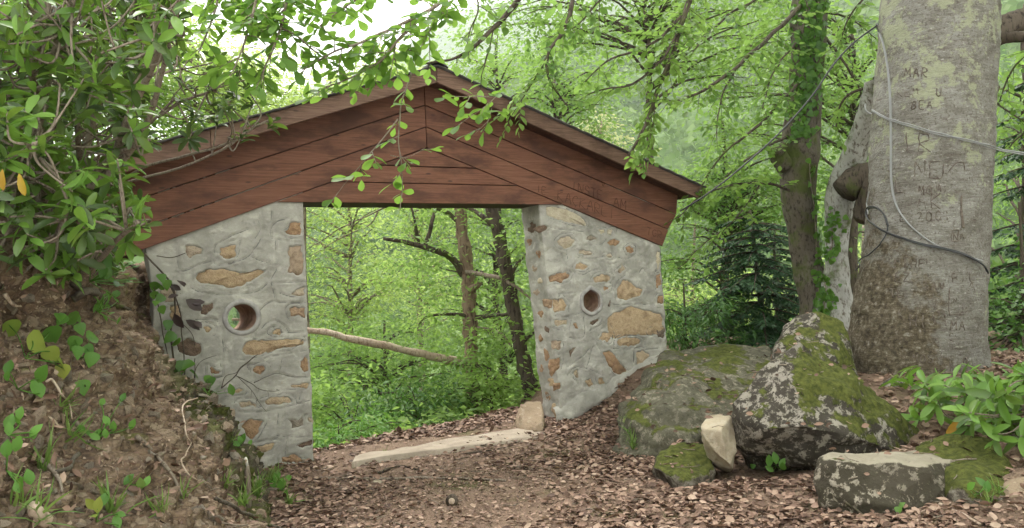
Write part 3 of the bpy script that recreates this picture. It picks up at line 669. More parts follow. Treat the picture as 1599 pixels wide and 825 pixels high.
def shu(p, du): return np.array([p[0] + du, p[1]])
boards = []
for (i0, o0, i1, o1, s) in ((A0, LA, T0, LT, -1), (B0, LB, A0, LA, -1), (C0, LC, B0, LB, -1), (A0, A1, T0, TR, 1), (B0, B1, A0, A1, 1), (C0, C1, B0, B1, 1)):
    vv = random.uniform(-.004, .004)
    boards.append(prism("board", M["board"], [shu(sh(i0, gp_), s * .003), sh(o0, gp_), sh(o1, -gp_), shu(sh(i1, -gp_), s * .003)], BV + vv, .02 + BV + vv + .004, gate))
# level boards filling the triangle over the opening
zb = gp(640, 318, BV)[1]; h1 = gp(665, 287, BV)[1]; h2 = gp(665, 260.5, BV)[1]
def lim(z, side):
    p1 = LC if side < 0 else C1; return C0[0] + (p1[0] - C0[0]) * (z - C0[1]) / (p1[1] - C0[1])
for zlo, zhi in ((zb, h1), (h1, h2), (h2, None)):
    vv = random.uniform(-.003, .003) + .003
    if zhi is None: pts = [(lim(zlo + gp_, -1), zlo + gp_), (lim(zlo + gp_, 1), zlo + gp_), (C0[0], C0[1] - .008)]
    else: pts = [(lim(zlo + gp_, -1) + .006, zlo + gp_), (lim(zlo + gp_, 1) - .006, zlo + gp_), (lim(zhi - gp_, 1) - .006, zhi - gp_), (lim(zhi - gp_, -1) + .006, zhi - gp_)]
    prism("board", M["board"], pts, BV + vv, BV + vv + .024, gate)
M["lining"] = wood_mat("shade-dark lining", (.03, .018, .014), (.05, .03, .022), (.07, .042, .03))  # near-black colour stands in for the shade under the lintel
box_u0, box_u1 = eL(TOP) - .02, eR0(TOP) + .02
# lintel beam behind the boards, gable lining
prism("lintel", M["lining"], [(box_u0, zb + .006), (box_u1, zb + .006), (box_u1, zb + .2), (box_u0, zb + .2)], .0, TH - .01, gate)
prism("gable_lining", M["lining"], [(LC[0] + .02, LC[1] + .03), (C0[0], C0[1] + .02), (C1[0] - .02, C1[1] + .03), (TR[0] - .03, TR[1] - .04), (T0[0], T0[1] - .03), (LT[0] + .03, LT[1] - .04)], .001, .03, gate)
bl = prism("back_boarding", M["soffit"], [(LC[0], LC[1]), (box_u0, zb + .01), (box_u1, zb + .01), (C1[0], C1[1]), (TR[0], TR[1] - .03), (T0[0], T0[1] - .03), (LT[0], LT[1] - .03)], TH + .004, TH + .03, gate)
# --- roof: soffit boards, fascia boards, sheet
OV = -.34                                    # overhang in front of the stone
fl = [gp(683, 129, OV), gp(190, 270.5, OV)]; fr = [gp(683, 129, OV), gp(1098, 313, OV)]
PK = np.array([fl[0][0], fl[0][1]])
sl_l = (fl[0][1] - fl[1][1]) / (fl[0][0] - fl[1][0]); sl_r = (fr[0][1] - fr[1][1]) / (fr[1][0] - fr[0][0])
UE = fr[1][0]; ul = 2 * PK[0] - UE - .05
def zl(u_): return PK[1] - sl_l * (PK[0] - u_)
def zr(u_): return PK[1] - sl_r * (u_ - PK[0])
FH = gp(640, 117, OV)[1] - gp(640, 141.5, OV)[1]
us = PK[0] - (PK[0] - ul) * .62
for k, (ua, ub) in enumerate(((ul, us - .003), (us, PK[0] - .002))):
    prism("fascia_board", M["fascia"], [(ua, zl(ua)), (ub, zl(ub)), (ub, zl(ub) + FH), (ua, zl(ua) + FH)], OV + .002 * k, OV + .03, gate)
prism("fascia_board", M["fascia"], [(PK[0] + .002, zr(PK[0])), (UE, zr(UE)), (UE, zr(UE) + FH), (PK[0] + .002, zr(PK[0]) + FH)], OV, OV + .03, gate)
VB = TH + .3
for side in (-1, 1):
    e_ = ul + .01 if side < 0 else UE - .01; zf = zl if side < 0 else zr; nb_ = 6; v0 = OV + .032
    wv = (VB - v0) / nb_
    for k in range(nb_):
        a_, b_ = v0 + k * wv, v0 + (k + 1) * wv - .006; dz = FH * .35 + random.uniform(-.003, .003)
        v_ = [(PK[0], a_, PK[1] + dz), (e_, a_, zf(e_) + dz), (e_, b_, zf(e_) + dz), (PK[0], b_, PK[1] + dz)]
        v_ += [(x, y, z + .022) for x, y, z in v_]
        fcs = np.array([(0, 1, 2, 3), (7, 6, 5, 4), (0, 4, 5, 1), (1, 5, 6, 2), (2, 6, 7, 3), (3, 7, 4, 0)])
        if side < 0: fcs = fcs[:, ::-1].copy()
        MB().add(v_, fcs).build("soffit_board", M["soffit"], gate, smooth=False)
g = G("roofing felt"); v = g.obj(); M["felt"] = g.done(g.bsdf(g.ramp(g.noise(v, 9, 5), [(.3, (.04, .036, .034)), (.7, (.095, .085, .08))]), .8, .3, g.bump(g.noise(v, 60, 3), .4, .004)))
for side in (-1, 1):
    e_ = ul - .03 if side < 0 else UE + .04; zf = zl if side < 0 else zr; n = 40; uu = np.linspace(PK[0], e_, n)
    zz = np.array([zf(a) for a in uu]) + FH + .004 + .004 * np.sin(uu * 37) ; V0, V1 = OV - .035, VB + .03
    top = np.vstack([np.c_[uu, np.full(n, V0), zz], np.c_[uu, np.full(n, V1), zz]]); bot = top.copy(); bot[:, 2] += .014
    rg = np.stack([top[:n], top[n:], bot[n:], bot[:n]], 1).reshape(-1, 3); f = grid_faces(n, 4, True); 
    if side < 0: f = f[:, ::-1].copy()
    MB().add(rg, [f, np.array([[0, 1, 2, 3]]), np.array([[4 * n - 1, 4 * n - 2, 4 * n - 3, 4 * n - 4]])]).build("roof_sheet", M["felt"], gate)
pk = np.array([(PK[0] - .11, PK[1] + FH - .01), (PK[0], PK[1] + FH + .05), (PK[0] + .11, PK[1] + FH - .01), (PK[0] + .1, PK[1] + FH + .012 - .01), (PK[0], PK[1] + FH + .066), (PK[0] - .1, PK[1] + FH + .01)])
pk[3:, 1] += .006
prism("ridge_cap", M["felt"], [pk[0], pk[1], pk[2], pk[3], pk[4], pk[5]], OV - .045, VB + .04, gate, .001)

# --- scratched writing on the boards
FONT = {'A': [[(0, 0), (.5, 1), (1, 0)], [(.2, .4), (.8, .4)]], 'B': [[(0, 0), (0, 1), (.7, .9), (.7, .6), (0, .5), (.8, .4), (.8, .1), (0, 0)]], 'C': [[(.9, .85), (.5, 1), (.05, .7), (.05, .3), (.5, 0), (.9, .15)]],
 'Ç': [[(.9, .85), (.5, 1), (.05, .7), (.05, .3), (.5, 0), (.9, .15)], [(.5, 0), (.55, -.15), (.35, -.25)]], 'E': [[(.9, 1), (0, 1), (0, 0), (.9, 0)], [(0, .5), (.7, .5)]], 'F': [[(.9, 1), (0, 1), (0, 0)], [(0, .5), (.7, .5)]], 'D': [[(0, 0), (0, 1), (.6, .9), (.9, .5), (.6, .1), (0, 0)]],
 'G': [[(.9, .85), (.5, 1), (.05, .7), (.05, .3), (.5, 0), (.9, .2), (.9, .5), (.5, .5)]], 'H': [[(0, 0), (0, 1)], [(.9, 0), (.9, 1)], [(0, .5), (.9, .5)]], 'I': [[(.4, 0), (.4, 1)]], 'J': [[(.8, 1), (.8, .2), (.4, 0), (.05, .2)]],
 'K': [[(0, 0), (0, 1)], [(.85, 1), (0, .45), (.9, 0)]], 'L': [[(0, 1), (0, 0), (.8, 0)]], 'M': [[(0, 0), (.1, 1), (.5, .35), (.9, 1), (1, 0)]], 'N': [[(0, 0), (0, 1), (.9, 0), (.9, 1)]], 'O': [[(.5, 1), (.05, .75), (.05, .25), (.5, 0), (.95, .25), (.95, .75), (.5, 1)]],
 'P': [[(0, 0), (0, 1), (.8, .9), (.8, .55), (0, .45)]], 'R': [[(0, 0), (0, 1), (.8, .9), (.8, .55), (0, .45), (.9, 0)]], 'S': [[(.9, .85), (.5, 1), (.1, .8), (.2, .55), (.8, .42), (.85, .15), (.5, 0), (.05, .15)]], 'T': [[(0, 1), (1, 1)], [(.5, 1), (.5, 0)]],
 'U': [[(0, 1), (.05, .2), (.5, 0), (.9, .2), (.9, 1)]], 'V': [[(0, 1), (.5, 0), (1, 1)]], 'Z': [[(0, 1), (.9, 1), (0, 0), (.9, 0)]], '0': [[(.5, 1), (.1, .75), (.1, .25), (.5, 0), (.9, .25), (.9, .75), (.5, 1)]], '1': [[(.2, .75), (.5, 1), (.5, 0)]],
 '2': [[(.1, .8), (.5, 1), (.85, .75), (.1, 0), (.95, 0)]], '3': [[(.1, .9), (.6, 1), (.8, .75), (.4, .52), (.85, .3), (.5, 0), (.05, .1)]], '6': [[(.8, .95), (.3, .7), (.1, .3), (.4, 0), (.8, .15), (.7, .45), (.15, .35)]], '9': [[(.85, .65), (.4, .5), (.15, .75), (.5, 1), (.85, .8), (.8, .3), (.5, 0)]],
 '♥': [[(.5, 0), (.0, .65), (.25, 1), (.5, .72), (.75, 1), (1, .65), (.5, 0)]], '□': [[(0, 0), (1, 0), (1, 1), (0, 1), (0, 0)]], '-': [[(0, .5), (.8, .5)]]}
def strokes(text, org, du, dv, gap=.35, seed=0):
    """polylines of the text in a plane: org + a*du + b*dv"""
    rng = random.Random(seed); out = []; x = 0
    for ch in text:
        if ch != ' ':
            w = .62
            for ln in FONT[ch]:
                out.append([np.array(org) + (x + w * a + rng.uniform(-.03, .03)) * np.array(du) + (b + rng.uniform(-.04, .04)) * np.array(dv) for a, b in ln])
        x += .62 + gap * .62
    return out
g = G("scratch in stained wood"); M["scratch"] = g.done(g.bsdf((.075, .03, .022), .9, .1))
def write_boards(text, px, py, size, ang, seed):
    mb = MB(); ca, sa = math.cos(ang), math.sin(ang)
    for ln in strokes(text, (px, py), (size * ca, size * sa), (size * sa * .15, -size), .3, seed):
        pp = np.array([[*gp(a, b, BV), 0] for a, b in ln]); pts = np.stack([pp[:, 0], np.full(len(pp), BV - .0005), pp[:, 1]], -1)
        if len(pts) > 2: pts = spline(pts, 4 * len(pts))
        tube(mb, pts, .0032, 4)
    mb.build("scratched_writing", M["scratch"], gate)
write_boards("INSTE", 893, 296, 13, .32, 1); write_boards("AM", 958, 322, 14, .3, 2); write_boards("KAÇKARLI", 871, 312, 15, .33, 3); write_boards("V", 938, 290, 13, .1, 4); write_boards("TGR", 1010, 366, 11, .3, 5); write_boards("IE", 838, 300, 11, .3, 6)

# --- concrete threshold between the pillars, cement footing of the right pillar
g = G("worn concrete"); v = g.obj(); c = g.ramp(g.noise(v, 5, 6, .65), [(.3, (.23, .185, .145)), (.55, (.32, .265, .21)), (.75, (.38, .32, .255))]); c = g.mix(g.ramp(g.noise(v, 26, 5, .7), [(.3, .7), (.44, 0.0)]), c, (.22, .165, .125))
M["concrete"] = g.done(g.bsdf(c, .9, .15, g.bump(g.noise(v, 30, 5), .6, .01)))
def onz(px, py, z):
    d = ray(px, py); t = (z - CAM[2]) / d[2]; return CAM + d * t
tf = spline(np.array([onz(a, b, .02) for a, b in [(548, 728), (560, 724), (620, 714), (700, 705), (780, 695), (872, 682)]]), 120)
tb = spline(np.array([onz(a, b, .02) for a, b in [(552, 716), (570, 711), (620, 703), (700, 687), (780, 675), (846, 667)]]), 120)
n, m_ = min(len(tf), len(tb)), 30; vt = []
for i in range(n):
    for w in np.linspace(0, 1, m_):
        jf, jb = .018 * vnoise(np.array([[i * .13, 0, 3]]), 4)[0], .02 * vnoise(np.array([[i * .11, 5, 3]]), 5)[0]
        p_ = tf[i] * (1 - w) + tb[i] * w + GN * (jf * (1 - w) + jb * w); e_ = min(w, 1 - w, .35 * min(i, n - 1 - i) / 20)
        vt.append((*guv(p_[0], p_[1]), .042 - .10 * (1 - sstep(0, .08, np.array(e_))) + .012 * vnoise(np.array([[p_[0] * 5, p_[1] * 5, 1]]), 6)[0]))
MB().add(np.array(vt), grid_faces(n, m_)).build("threshold", M["concrete"], gate)
# sloping cement footing that follows the rock at the foot of the right pillar
ft = [(862, 672), (880, 640), (905, 612), (960, 590), (1000, 560), (1044, 545), (1040, 552), (1005, 590), (950, 612), (915, 636), (885, 665)]
ftop = np.array([gfront(*p, .02) for p in [(866, 640), (905, 610), (955, 588), (1000, 564), (1046, 545)]]); fbot = np.array([gfront(*p, -.075) for p in [(868, 674), (905, 646), (955, 617), (1003, 590), (1050, 562)]])
tp, bt = spline(ftop, 64), spline(fbot, 64); rows = []
for i in range(len(tp)):
    rows.append(np.vstack([tp[i] + GN * .05, tp[i], tp[i] * .75 + bt[i] * .25 - GN * .02, tp[i] * .5 + bt[i] * .5 - GN * .012, tp[i] * .25 + bt[i] * .75 - GN * .006, bt[i], bt[i] - np.array([0, 0, .06]) + GN * .05]))
rows = np.array(rows).reshape(-1, 3); rows += .02 * np.stack([fbm(rows * 9 + k * 20, 3, 60 + k) for k in range(3)], -1)
loc = np.stack([*guv(rows[:, 0], rows[:, 1]), rows[:, 2]], -1)
MB().add(loc, grid_faces(len(tp), 7)[:, ::-1].copy()).build("footing", M["cement"], gate)

# ================================================================== ROCKS
def rock_mat(name, a, b, lichen, dark, moss, lich=.5, drk=.5, mosscol=((.05, .058, .015), (.115, .125, .03)), scale=1.0, top=None, soil=.0, side=0.0):
    g = G(name); v = g.pos(); nn_ = g.xyz(g.n('ShaderNodeNewGeometry').outputs['Normal']); nz = nn_[2]
    n1 = g.noise(v, 5 * scale, 6, .65); n2 = g.noise(v, 15 * scale, 8, .74, .25); n3 = g.noise(v, 60, 4); n4 = g.noise(v, 3.2 * scale, 6, .7)
    c = g.ramp(n1, [(.3, a), (.7, b)])
    c = g.mix(g.ramp(n2, [(.60 - .22 * lich, 0.0), (.635 - .22 * lich, 1.0)]), c, lichen)
    c = g.mix(g.ramp(n2, [(.30 + .24 * drk, 1.0), (.335 + .24 * drk, 0.0)]), c, dark)
    c = g.mix(g.math('MULTIPLY', n3, .35), c, dark)
    big_ = g.noise(v, 1.7 * scale, 4, .6); c = g.mix(g.math('MULTIPLY', g.ramp(big_, [(.36, 1.0), (.56, 0.0)]), .6), c, g.mix(.4, dark, a))
    if top: c = g.mix(g.ramp(g.math('ADD', nz, g.math('MULTIPLY', g.math('SUBTRACT', n2, .5), .5)), [(.80, 0.0), (.9, .9)]), c, g.mix(n1, top, b))
    if soil:      # mud splashed and baked on the foot
        oz = g.xyz(g.obj())[2]; c = g.mix(g.ramp(g.math('ADD', oz, g.math('MULTIPLY', g.math('SUBTRACT', n1, .5), .35)), [(soil, .9), (soil + .14, 0.0)]), c, (.17, .12, .09))
    # moss grows where the stone faces up
    mf = g.math('ADD', g.math('ADD', g.math('MULTIPLY', nz, .55), g.math('MULTIPLY', nn_[0], side)), g.math('ADD', g.math('MULTIPLY', g.math('SUBTRACT', n4, .5), 2.0), moss))
    mm = g.ramp(mf, [(.0, 0.0), (.09, 1.0)])
    mc = g.mix(g.ramp(g.noise(v, 26, 4), [(.35, 0.0), (.65, 1.0)]), mosscol[0], mosscol[1])
    c = g.mix(mm, c, mc)
    h = g.math('ADD', g.math('MULTIPLY', n2, .8), g.math('ADD', g.math('MULTIPLY', n3, .5), g.math('MULTIPLY', mm, g.math('MULTIPLY', g.noise(v, 90, 3), 1.6))))
    return g.done(g.bsdf(c, .92, .15, g.bump(h, .8, .015)))
GREY, PALE, BLK = (.2, .18, .155), (.50, .455, .385), (.05, .043, .034)
M["rock_mossy"] = rock_mat("mossy boulder", (.09, .077, .062), (.155, .135, .11), (.31, .28, .235), BLK, -.34, .40, .80, soil=.30, side=.46)
M["rock_low"] = rock_mat("moss covered stone", (.11, .09, .07), (.16, .135, .105), (.28, .255, .205), BLK, -.18, .4, .6)
M["rock_pale"] = rock_mat("pale clean stone", (.42, .35, .25), (.5, .43, .32), (.5, .44, .34), (.24, .19, .135), -2.5, .4, -.1)
M["rock_slab"] = rock_mat("greenish slab", (.095, .093, .063), (.15, .138, .097), (.27, .24, .185), (.06, .052, .04), -.50, .28, .45, ((.06, .07, .017), (.125, .135, .034)))
M["rock_brown"] = rock_mat("brown smooth stone", (.25, .185, .125), (.33, .25, .175), (.38, .31, .23), (.12, .085, .06), -2, .2, .2)
M["rock_step"] = rock_mat("flat topped stone", (.11, .09, .07), (.18, .148, .112), (.35, .31, .25), (.05, .043, .03), -.78, .22, .95, top=(.40, .365, .28), soil=.34)
def rock(name, pts, label, mat, sub=5, amp=.04, fr=4.0, seed=0, smooth=2, cat="rock", group=None, ledge=0.0, skirt=.25):
    pts = np.asarray(pts, float); lowz = np.quantile(pts[:, 2], .45)
    if skirt: pts = np.vstack([pts, pts[pts[:, 2] < lowz] - np.array([0, 0, skirt])])
    bm = bmesh.new()
    for p in pts: bm.verts.new(tuple(p))
    bmesh.ops.convex_hull(bm, input=bm.verts); bmesh.ops.triangulate(bm, faces=bm.faces)
    tree = BVHTree.FromBMesh(bm); bm.free()
    pts = np.asarray(pts); c = (pts.min(0) + pts.max(0)) / 2 * .5 + pts.mean(0) * .5
    b2 = bmesh.new(); bmesh.ops.create_icosphere(b2, subdivisions=sub, radius=1.0); b2.verts.ensure_lookup_table()
    dirs = np.array([v.co[:] for v in b2.verts]); ed = np.array([[e.verts[0].index, e.verts[1].index] for e in b2.edges]); fa = np.array([[v.index for v in f.verts] for f in b2.faces]); b2.free()
    ext_ = pts.max(0) - pts.min(0); dirs = unit(dirs * ext_)
    q = []
    for d in dirs:
        h = tree.ray_cast(Vector(c + d * 20), Vector(-d)); q.append(h[0][:] if h[0] is not None else tuple(c + d * .1))
    q = np.array(q)
    for _ in range(smooth):
        s = np.zeros_like(q); k = np.zeros(len(q)); np.add.at(s, ed[:, 0], q[ed[:, 1]]); np.add.at(s, ed[:, 1], q[ed[:, 0]]); np.add.at(k, ed[:, 0], 1); np.add.at(k, ed[:, 1], 1)
        q = .4 * q + .6 * s / k[:, None]
    tri = q[fa]; fn = np.cross(tri[:, 1] - tri[:, 0], tri[:, 2] - tri[:, 0]); nn = np.zeros_like(q)
    for k in range(3): np.add.at(nn, fa[:, k], fn)
    nn = unit(nn); a = 1 - 2 * np.abs(vnoise(q * fr, seed))          # creased, chipped surface
    d = amp * (.8 * fbm(q * fr * .6, 3, seed + 3) + .35 * (a - .4) + .3 * fbm(q * fr * 3, 4, seed + 7, .55))
    if ledge: d += ledge * np.abs(vnoise(q * np.array([2, 2, 9.0]), seed + 11))
    q = q + nn * d[:, None]
    org = np.array([c[0], c[1], q[:, 2].min()])
    o = MB().add(q - org, fa).build(name, mat); o.location = tuple(org)
    tag(o, label, cat, group); o["_"] = 0; del o["_"]
    ROCKS.append((q, fa)); return o
ROCKS = []
def pts(*l): return [P(*p) for p in l]
rock("mossy_boulder", pts((1250, 527, 6.0), (1222, 545, 5.95), (1178, 585, 5.92), (1146, 634, 5.9), (1148, 680, 5.95), (1165, 700, 5.8), (1200, 716, 5.9), (1285, 726, 5.8), (1330, 698, 5.75), (1331, 682, 5.5), (1262, 668, 5.45), (1195, 672, 5.55), (1240, 600, 5.68),
     (1305, 572, 5.95), (1350, 615, 5.9), (1405, 650, 5.95), (1455, 690, 5.95), (1450, 720, 5.8), (1300, 560, 7.4), (1210, 590, 7.4), (1400, 670, 7.2), (1250, 760, 7), (1300, 780, 5.9), (1170, 740, 6.3)),
     "biggest boulder on the mound, grey with pale lichen and moss down its right flank", M["rock_mossy"], 6, .05, 3.4, 5, 0, "boulder", skirt=0)
rock("upper_rock", pts((1216, 540, 7.3), (1202, 562, 6.9), (1196, 580, 6.9), (1225, 510, 7.3), (1246, 494, 7.3), (1282, 490, 7.2), (1312, 502, 7.2), (1326, 545, 7.15), (1337, 590, 7.0), (1345, 620, 6.9), (1300, 600, 6.7), (1240, 575, 6.8), (1240, 520, 8.1), (1320, 540, 8.1), (1280, 700, 7.6)),
     "grey rock with a bare pale patch behind the top of the biggest boulder", M["rock_mossy"], 5, .035, 4, 9, 0, "boulder")
rock("rock_outcrop", pts((958, 692, 7.1), (962, 655, 7.35), (985, 615, 7.7), (1022, 575, 8.1), (1046, 552, 8.6), (1120, 542, 8.9), (1200, 541, 8.8), (1215, 600, 7.6), (1168, 640, 6.9), (1118, 672, 6.65), (1080, 695, 6.45), (1010, 694, 6.75), (970, 702, 6.95), (1062, 622, 6.95), (1078, 588, 7.45), (1010, 640, 7.0), (1150, 760, 7.5), (1000, 760, 8), (1180, 560, 9.6), (1080, 560, 9.6)),
     "greenish slab outcrop sloping down from the right pillar to the leaf covered path", M["rock_slab"], 6, .06, 2.6, 3, 0, "outcrop", ledge=.07)
rock("pale_rock", pts((1101, 656, 6.0), (1140, 650, 6.0), (1147, 672, 5.95), (1150, 704, 5.85), (1141, 728, 5.75), (1118, 712, 5.75), (1096, 686, 5.85), (1093, 668, 5.9), (1110, 650, 6.4), (1145, 655, 6.35), (1140, 740, 6.2), (1110, 730, 6.2), (1125, 672, 5.72), (1108, 700, 5.78)),
     "angular clean pale stone wedged between the slab outcrop and the biggest boulder", M["rock_pale"], 5, .022, 6, 5, 0, skirt=0)
rock("low_mossy_rock", pts((1012, 728, 5.95), (1028, 705, 6.15), (1050, 690, 6.35), (1085, 684, 6.4), (1108, 695, 6.2), (1118, 735, 5.85), (1085, 750, 5.7), (1040, 742, 5.75), (1090, 720, 6.6), (1030, 745, 6.6), (1070, 790, 6.1)),
     "low dark moss covered rock at the foot of the slab outcrop by the path", M["rock_low"], 5, .04, 5, 6, 2)
rock("step_rock", pts((1278, 722, 5.0), (1290, 709, 5.12), (1370, 704, 5.35), (1470, 706, 5.3), (1500, 718, 5.05), (1504, 745, 4.9), (1494, 772, 4.75), (1462, 792, 4.65), (1400, 792, 4.62), (1330, 782, 4.7), (1278, 768, 4.85), (1272, 745, 4.95), (1300, 722, 4.85), (1440, 727, 4.75), (1350, 770, 5.6), (1480, 770, 5.6), (1400, 860, 5.1)),
     "flat topped stone like a step in front of the biggest boulder", M["rock_step"], 6, .03, 5, 14, 1, "boulder")
rock("mossy_slab", pts((1420, 692, 5.46), (1468, 685, 5.42), (1525, 690, 5.27), (1565, 706, 5.03), (1588, 732, 4.80), (1590, 765, 4.56), (1550, 785, 4.46), (1505, 765, 4.56), (1480, 735, 4.84), (1430, 712, 5.22), (1540, 740, 5.70), (1450, 730, 5.89), (1540, 850, 5.03)),
     "long mossy rock under the rhododendron right of the flat step stone", M["rock_low"], 5, .04, 4.4, 17, 2, "boulder")
rock("brown_slab", pts((1556, 752, 4.6), (1599, 745, 4.6), (1640, 750, 4.6), (1650, 810, 4.3), (1600, 808, 4.35), (1570, 785, 4.45), (1600, 760, 5), (1600, 850, 4.8)), "smooth brown slab at the right edge below the mossy rock", M["rock_brown"], 4, .015, 4, 19, 1)
rock("small_mossy_rock", pts((1372, 602, 6.9), (1392, 590, 6.9), (1426, 590, 6.85), (1437, 615, 6.75), (1432, 646, 6.6), (1380, 650, 6.6), (1366, 630, 6.7), (1400, 600, 7.4), (1430, 640, 7.3), (1390, 690, 7.1)),
     "small speckled rock between the biggest boulder and the carved tree trunk", M["rock_mossy"], 5, .025, 6, 22, 2)
rock("round_boulder", pts((805, 655, 8.3), (808, 638, 8.4), (822, 627, 8.5), (846, 625, 8.5), (850, 650, 8.25), (844, 666, 8.1), (825, 672, 8.1), (810, 668, 8.2), (830, 640, 8.85), (850, 660, 8.7), (815, 690, 8.5)), "rounded brown boulder against the foot of the right pillar", M["rock_brown"], 5, .012, 5, 25, 2, "boulder")
rock("stone_chip", pts((830, 668, 8.02), (846, 656, 8.05), (850, 662, 8.05), (848, 674, 7.98), (833, 675, 7.97), (845, 662, 8.2), (836, 680, 8.15)), "small flat chip of stone leaning on the rounded boulder", M["rock_brown"], 3, .006, 9, 27, 0, skirt=0)
rock("path_stone", pts((576, 752, 6.35), (590, 746, 6.4), (604, 756, 6.3), (590, 764, 6.22), (578, 760, 6.26), (590, 752, 6.45)), "flat tan stone lying in the dry leaves below the threshold", M["rock_pale"], 3, .006, 9, 28, 1, skirt=0)

# ================================================================== THE GREAT CARVED TREE
TY = 7.9
edges = [(-700, 1432, 1566), (-300, 1408, 1559), (0, 1379, 1551), (60, 1374, 1549.5), (120, 1370, 1548), (200, 1365, 1545), (300, 1361, 1541), (380, 1353, 1537), (430, 1345, 1535.5), (480, 1336, 1533), (530, 1326, 1531), (570, 1318, 1531), (610, 1308, 1533), (660, 1296, 1538)]
E = np.array(edges, float); yy = np.linspace(-700, 660, 300); el_, er_ = np.interp(yy, E[:, 0], E[:, 1]), np.interp(yy, E[:, 0], E[:, 2])
for arr in (el_, er_):
    arr[:] = np.convolve(np.pad(arr, 8, 'edge'), np.ones(17) / 17, 'valid')
ctr = np.array([P((a + b) / 2, y, TY) for a, b, y in zip(el_, er_, yy)]); ctr[:, 1] = TY
rr_ = np.array([np.linalg.norm(P(b, y, TY) - P(a, y, TY)) / 2 for a, b, y in zip(el_, er_, yy)]) * .962
na = 150; an = np.arange(na) * 2 * math.pi / na
flare = sstep(480, 650, yy)[:, None] * (.10 * np.cos(3 * (an - 4.1))[None, :] + .06 * np.cos(5 * an + 1)[None, :]) * (np.abs(np.cos(an))[None, :] < .93)
R_ = rr_[:, None] * (1 + flare)
tv = ctr[:, None, :] + R_[:, :, None] * np.stack([np.cos(an), np.sin(an), 0 * an], -1)[None]
tv = tv.reshape(-1, 3); outw = np.tile(np.stack([np.cos(an), np.sin(an), 0 * an], -1), (len(yy), 1))
dsp = .022 * fbm(tv * np.array([1.5, 1.5, 1.0]), 3, 80) + .007 * fbm(tv * np.array([6, 6, 14.0]), 4, 83) + .005 * np.abs(vnoise(tv * np.array([13, 13, 22.0]), 88))
low = sstep(2.4, 1.0, tv[:, 2]) * sstep(-.35, -.75, outw[:, 0]); dsp += .018 * low * fbm(tv * np.array([9, 9, 6.0]), 3, 91)
tv = tv + outw * dsp[:, None]; tfc = grid_faces(len(yy), na, True)[:, ::-1].copy()
TB = np.array([ctr[-1, 0], TY, tv[:, 2].min()])
g = G("grey carved bark"); v = g.pos(); xs = g.xyz(v)
n1 = g.noise(g.map(v, (2.2, 2.2, 2.6)), 1.6, 6, .68, .3); n2 = g.noise(g.map(v, (3, 3, 17)), 2.2, 6, .7, .3); n3 = g.noise(v, 46, 5, .7); n4 = g.noise(v, 1.5, 5, .65)
c = g.ramp(n1, [(.3, (.105, .092, .076)), (.45, (.172, .159, .138)), (.6, (.236, .226, .203)), (.75, (.29, .281, .255))])
c = g.mix(g.ramp(n2, [(.33, .75), (.46, 0.0)]), c, (.11, .085, .07)); c = g.mix(g.ramp(n2, [(.6, 0.0), (.72, .6)]), c, (.43, .41, .37))
c = g.mix(g.ramp(n3, [(.36, .9), (.47, 0.0)]), c, (.10, .08, .065)); c = g.mix(g.ramp(g.noise(g.map(v, (1, 1, 1.8)), 22, 6, .75), [(.58, 0.0), (.64, .7)]), c, (.38, .365, .335))
# crustose lichen, thicker higher up and to the right
hz = g.ramp(g.math('MULTIPLY', xs[2], .25), [(.45, .0), (.62, .03), (.95, .085)]); lf_ = g.math('ADD', g.math('ADD', g.math('MULTIPLY', g.noise(v, 2.6, 8, .78, .3), .6), g.math('MULTIPLY', g.noise(v, 9, 6, .75), .4)), hz)
c = g.mix(g.math('MULTIPLY', g.ramp(lf_, [(.575, 0.0), (.61, 1.0)]), .85), c, g.mix(n3, (.23, .24, .145), (.34, .35, .245)))
# moss and wet brown bark on the foot and the left side
lx = g.ramp(g.math('ADD', g.math('MULTIPLY', xs[0], -.62), g.math('MULTIPLY', xs[2], -.20)), [(.0, 0.0), (1.0, 1.0)])
mx = g.math('ADD', g.math('ADD', g.math('MULTIPLY', g.math('SUBTRACT', 4.12, xs[0]), 1.05), g.math('MULTIPLY', g.math('SUBTRACT', 1.35, xs[2]), .30)), g.math('MULTIPLY', g.math('SUBTRACT', g.noise(v, 3.6, 7, .72), .5), 2.0))
c = g.mix(g.math('MULTIPLY', g.ramp(mx, [(.24, 0.0), (.44, 1.0)]), .93), c, g.ramp(g.noise(v, 21, 5, .7), [(.35, (.04, .03, .019)), (.48, (.085, .066, .042)), (.58, (.14, .115, .08)), (.66, (.26, .235, .2))]))
c = g.mix(g.ramp(g.math('ADD', mx, g.noise(v, 6, 5)), [(1.45, 0.0), (1.6, .8)]), c, (.10, .095, .025))
M["great_bark"] = g.done(g.bsdf(c, .9, .15, g.bump(g.math('ADD', n2, g.math('MULTIPLY', n3, .6)), 1.0, .02)))
great = empty("beech_tree", TB, "huge grey beech trunk covered in carved letters and lichen at right", "tree")
trunk = MB().add(tv - TB, tfc).build("trunk", M["great_bark"], great)
TRUNK = BVHTree.FromPolygons([tuple(a) for a in tv], [tuple(a) for a in tfc.tolist()])
def on_trunk(px, py, off=.0):
    h, n_ = hit(TRUNK, px, py)
    if h is None: return None
    return h + facing(n_, h) * off
g = G("carved scar"); M["scar"] = g.done(g.bsdf(g.ramp(g.noise(g.pos(), 30, 3), [(.35, (.085, .067, .055)), (.65, (.165, .138, .115))]), .95, .1))
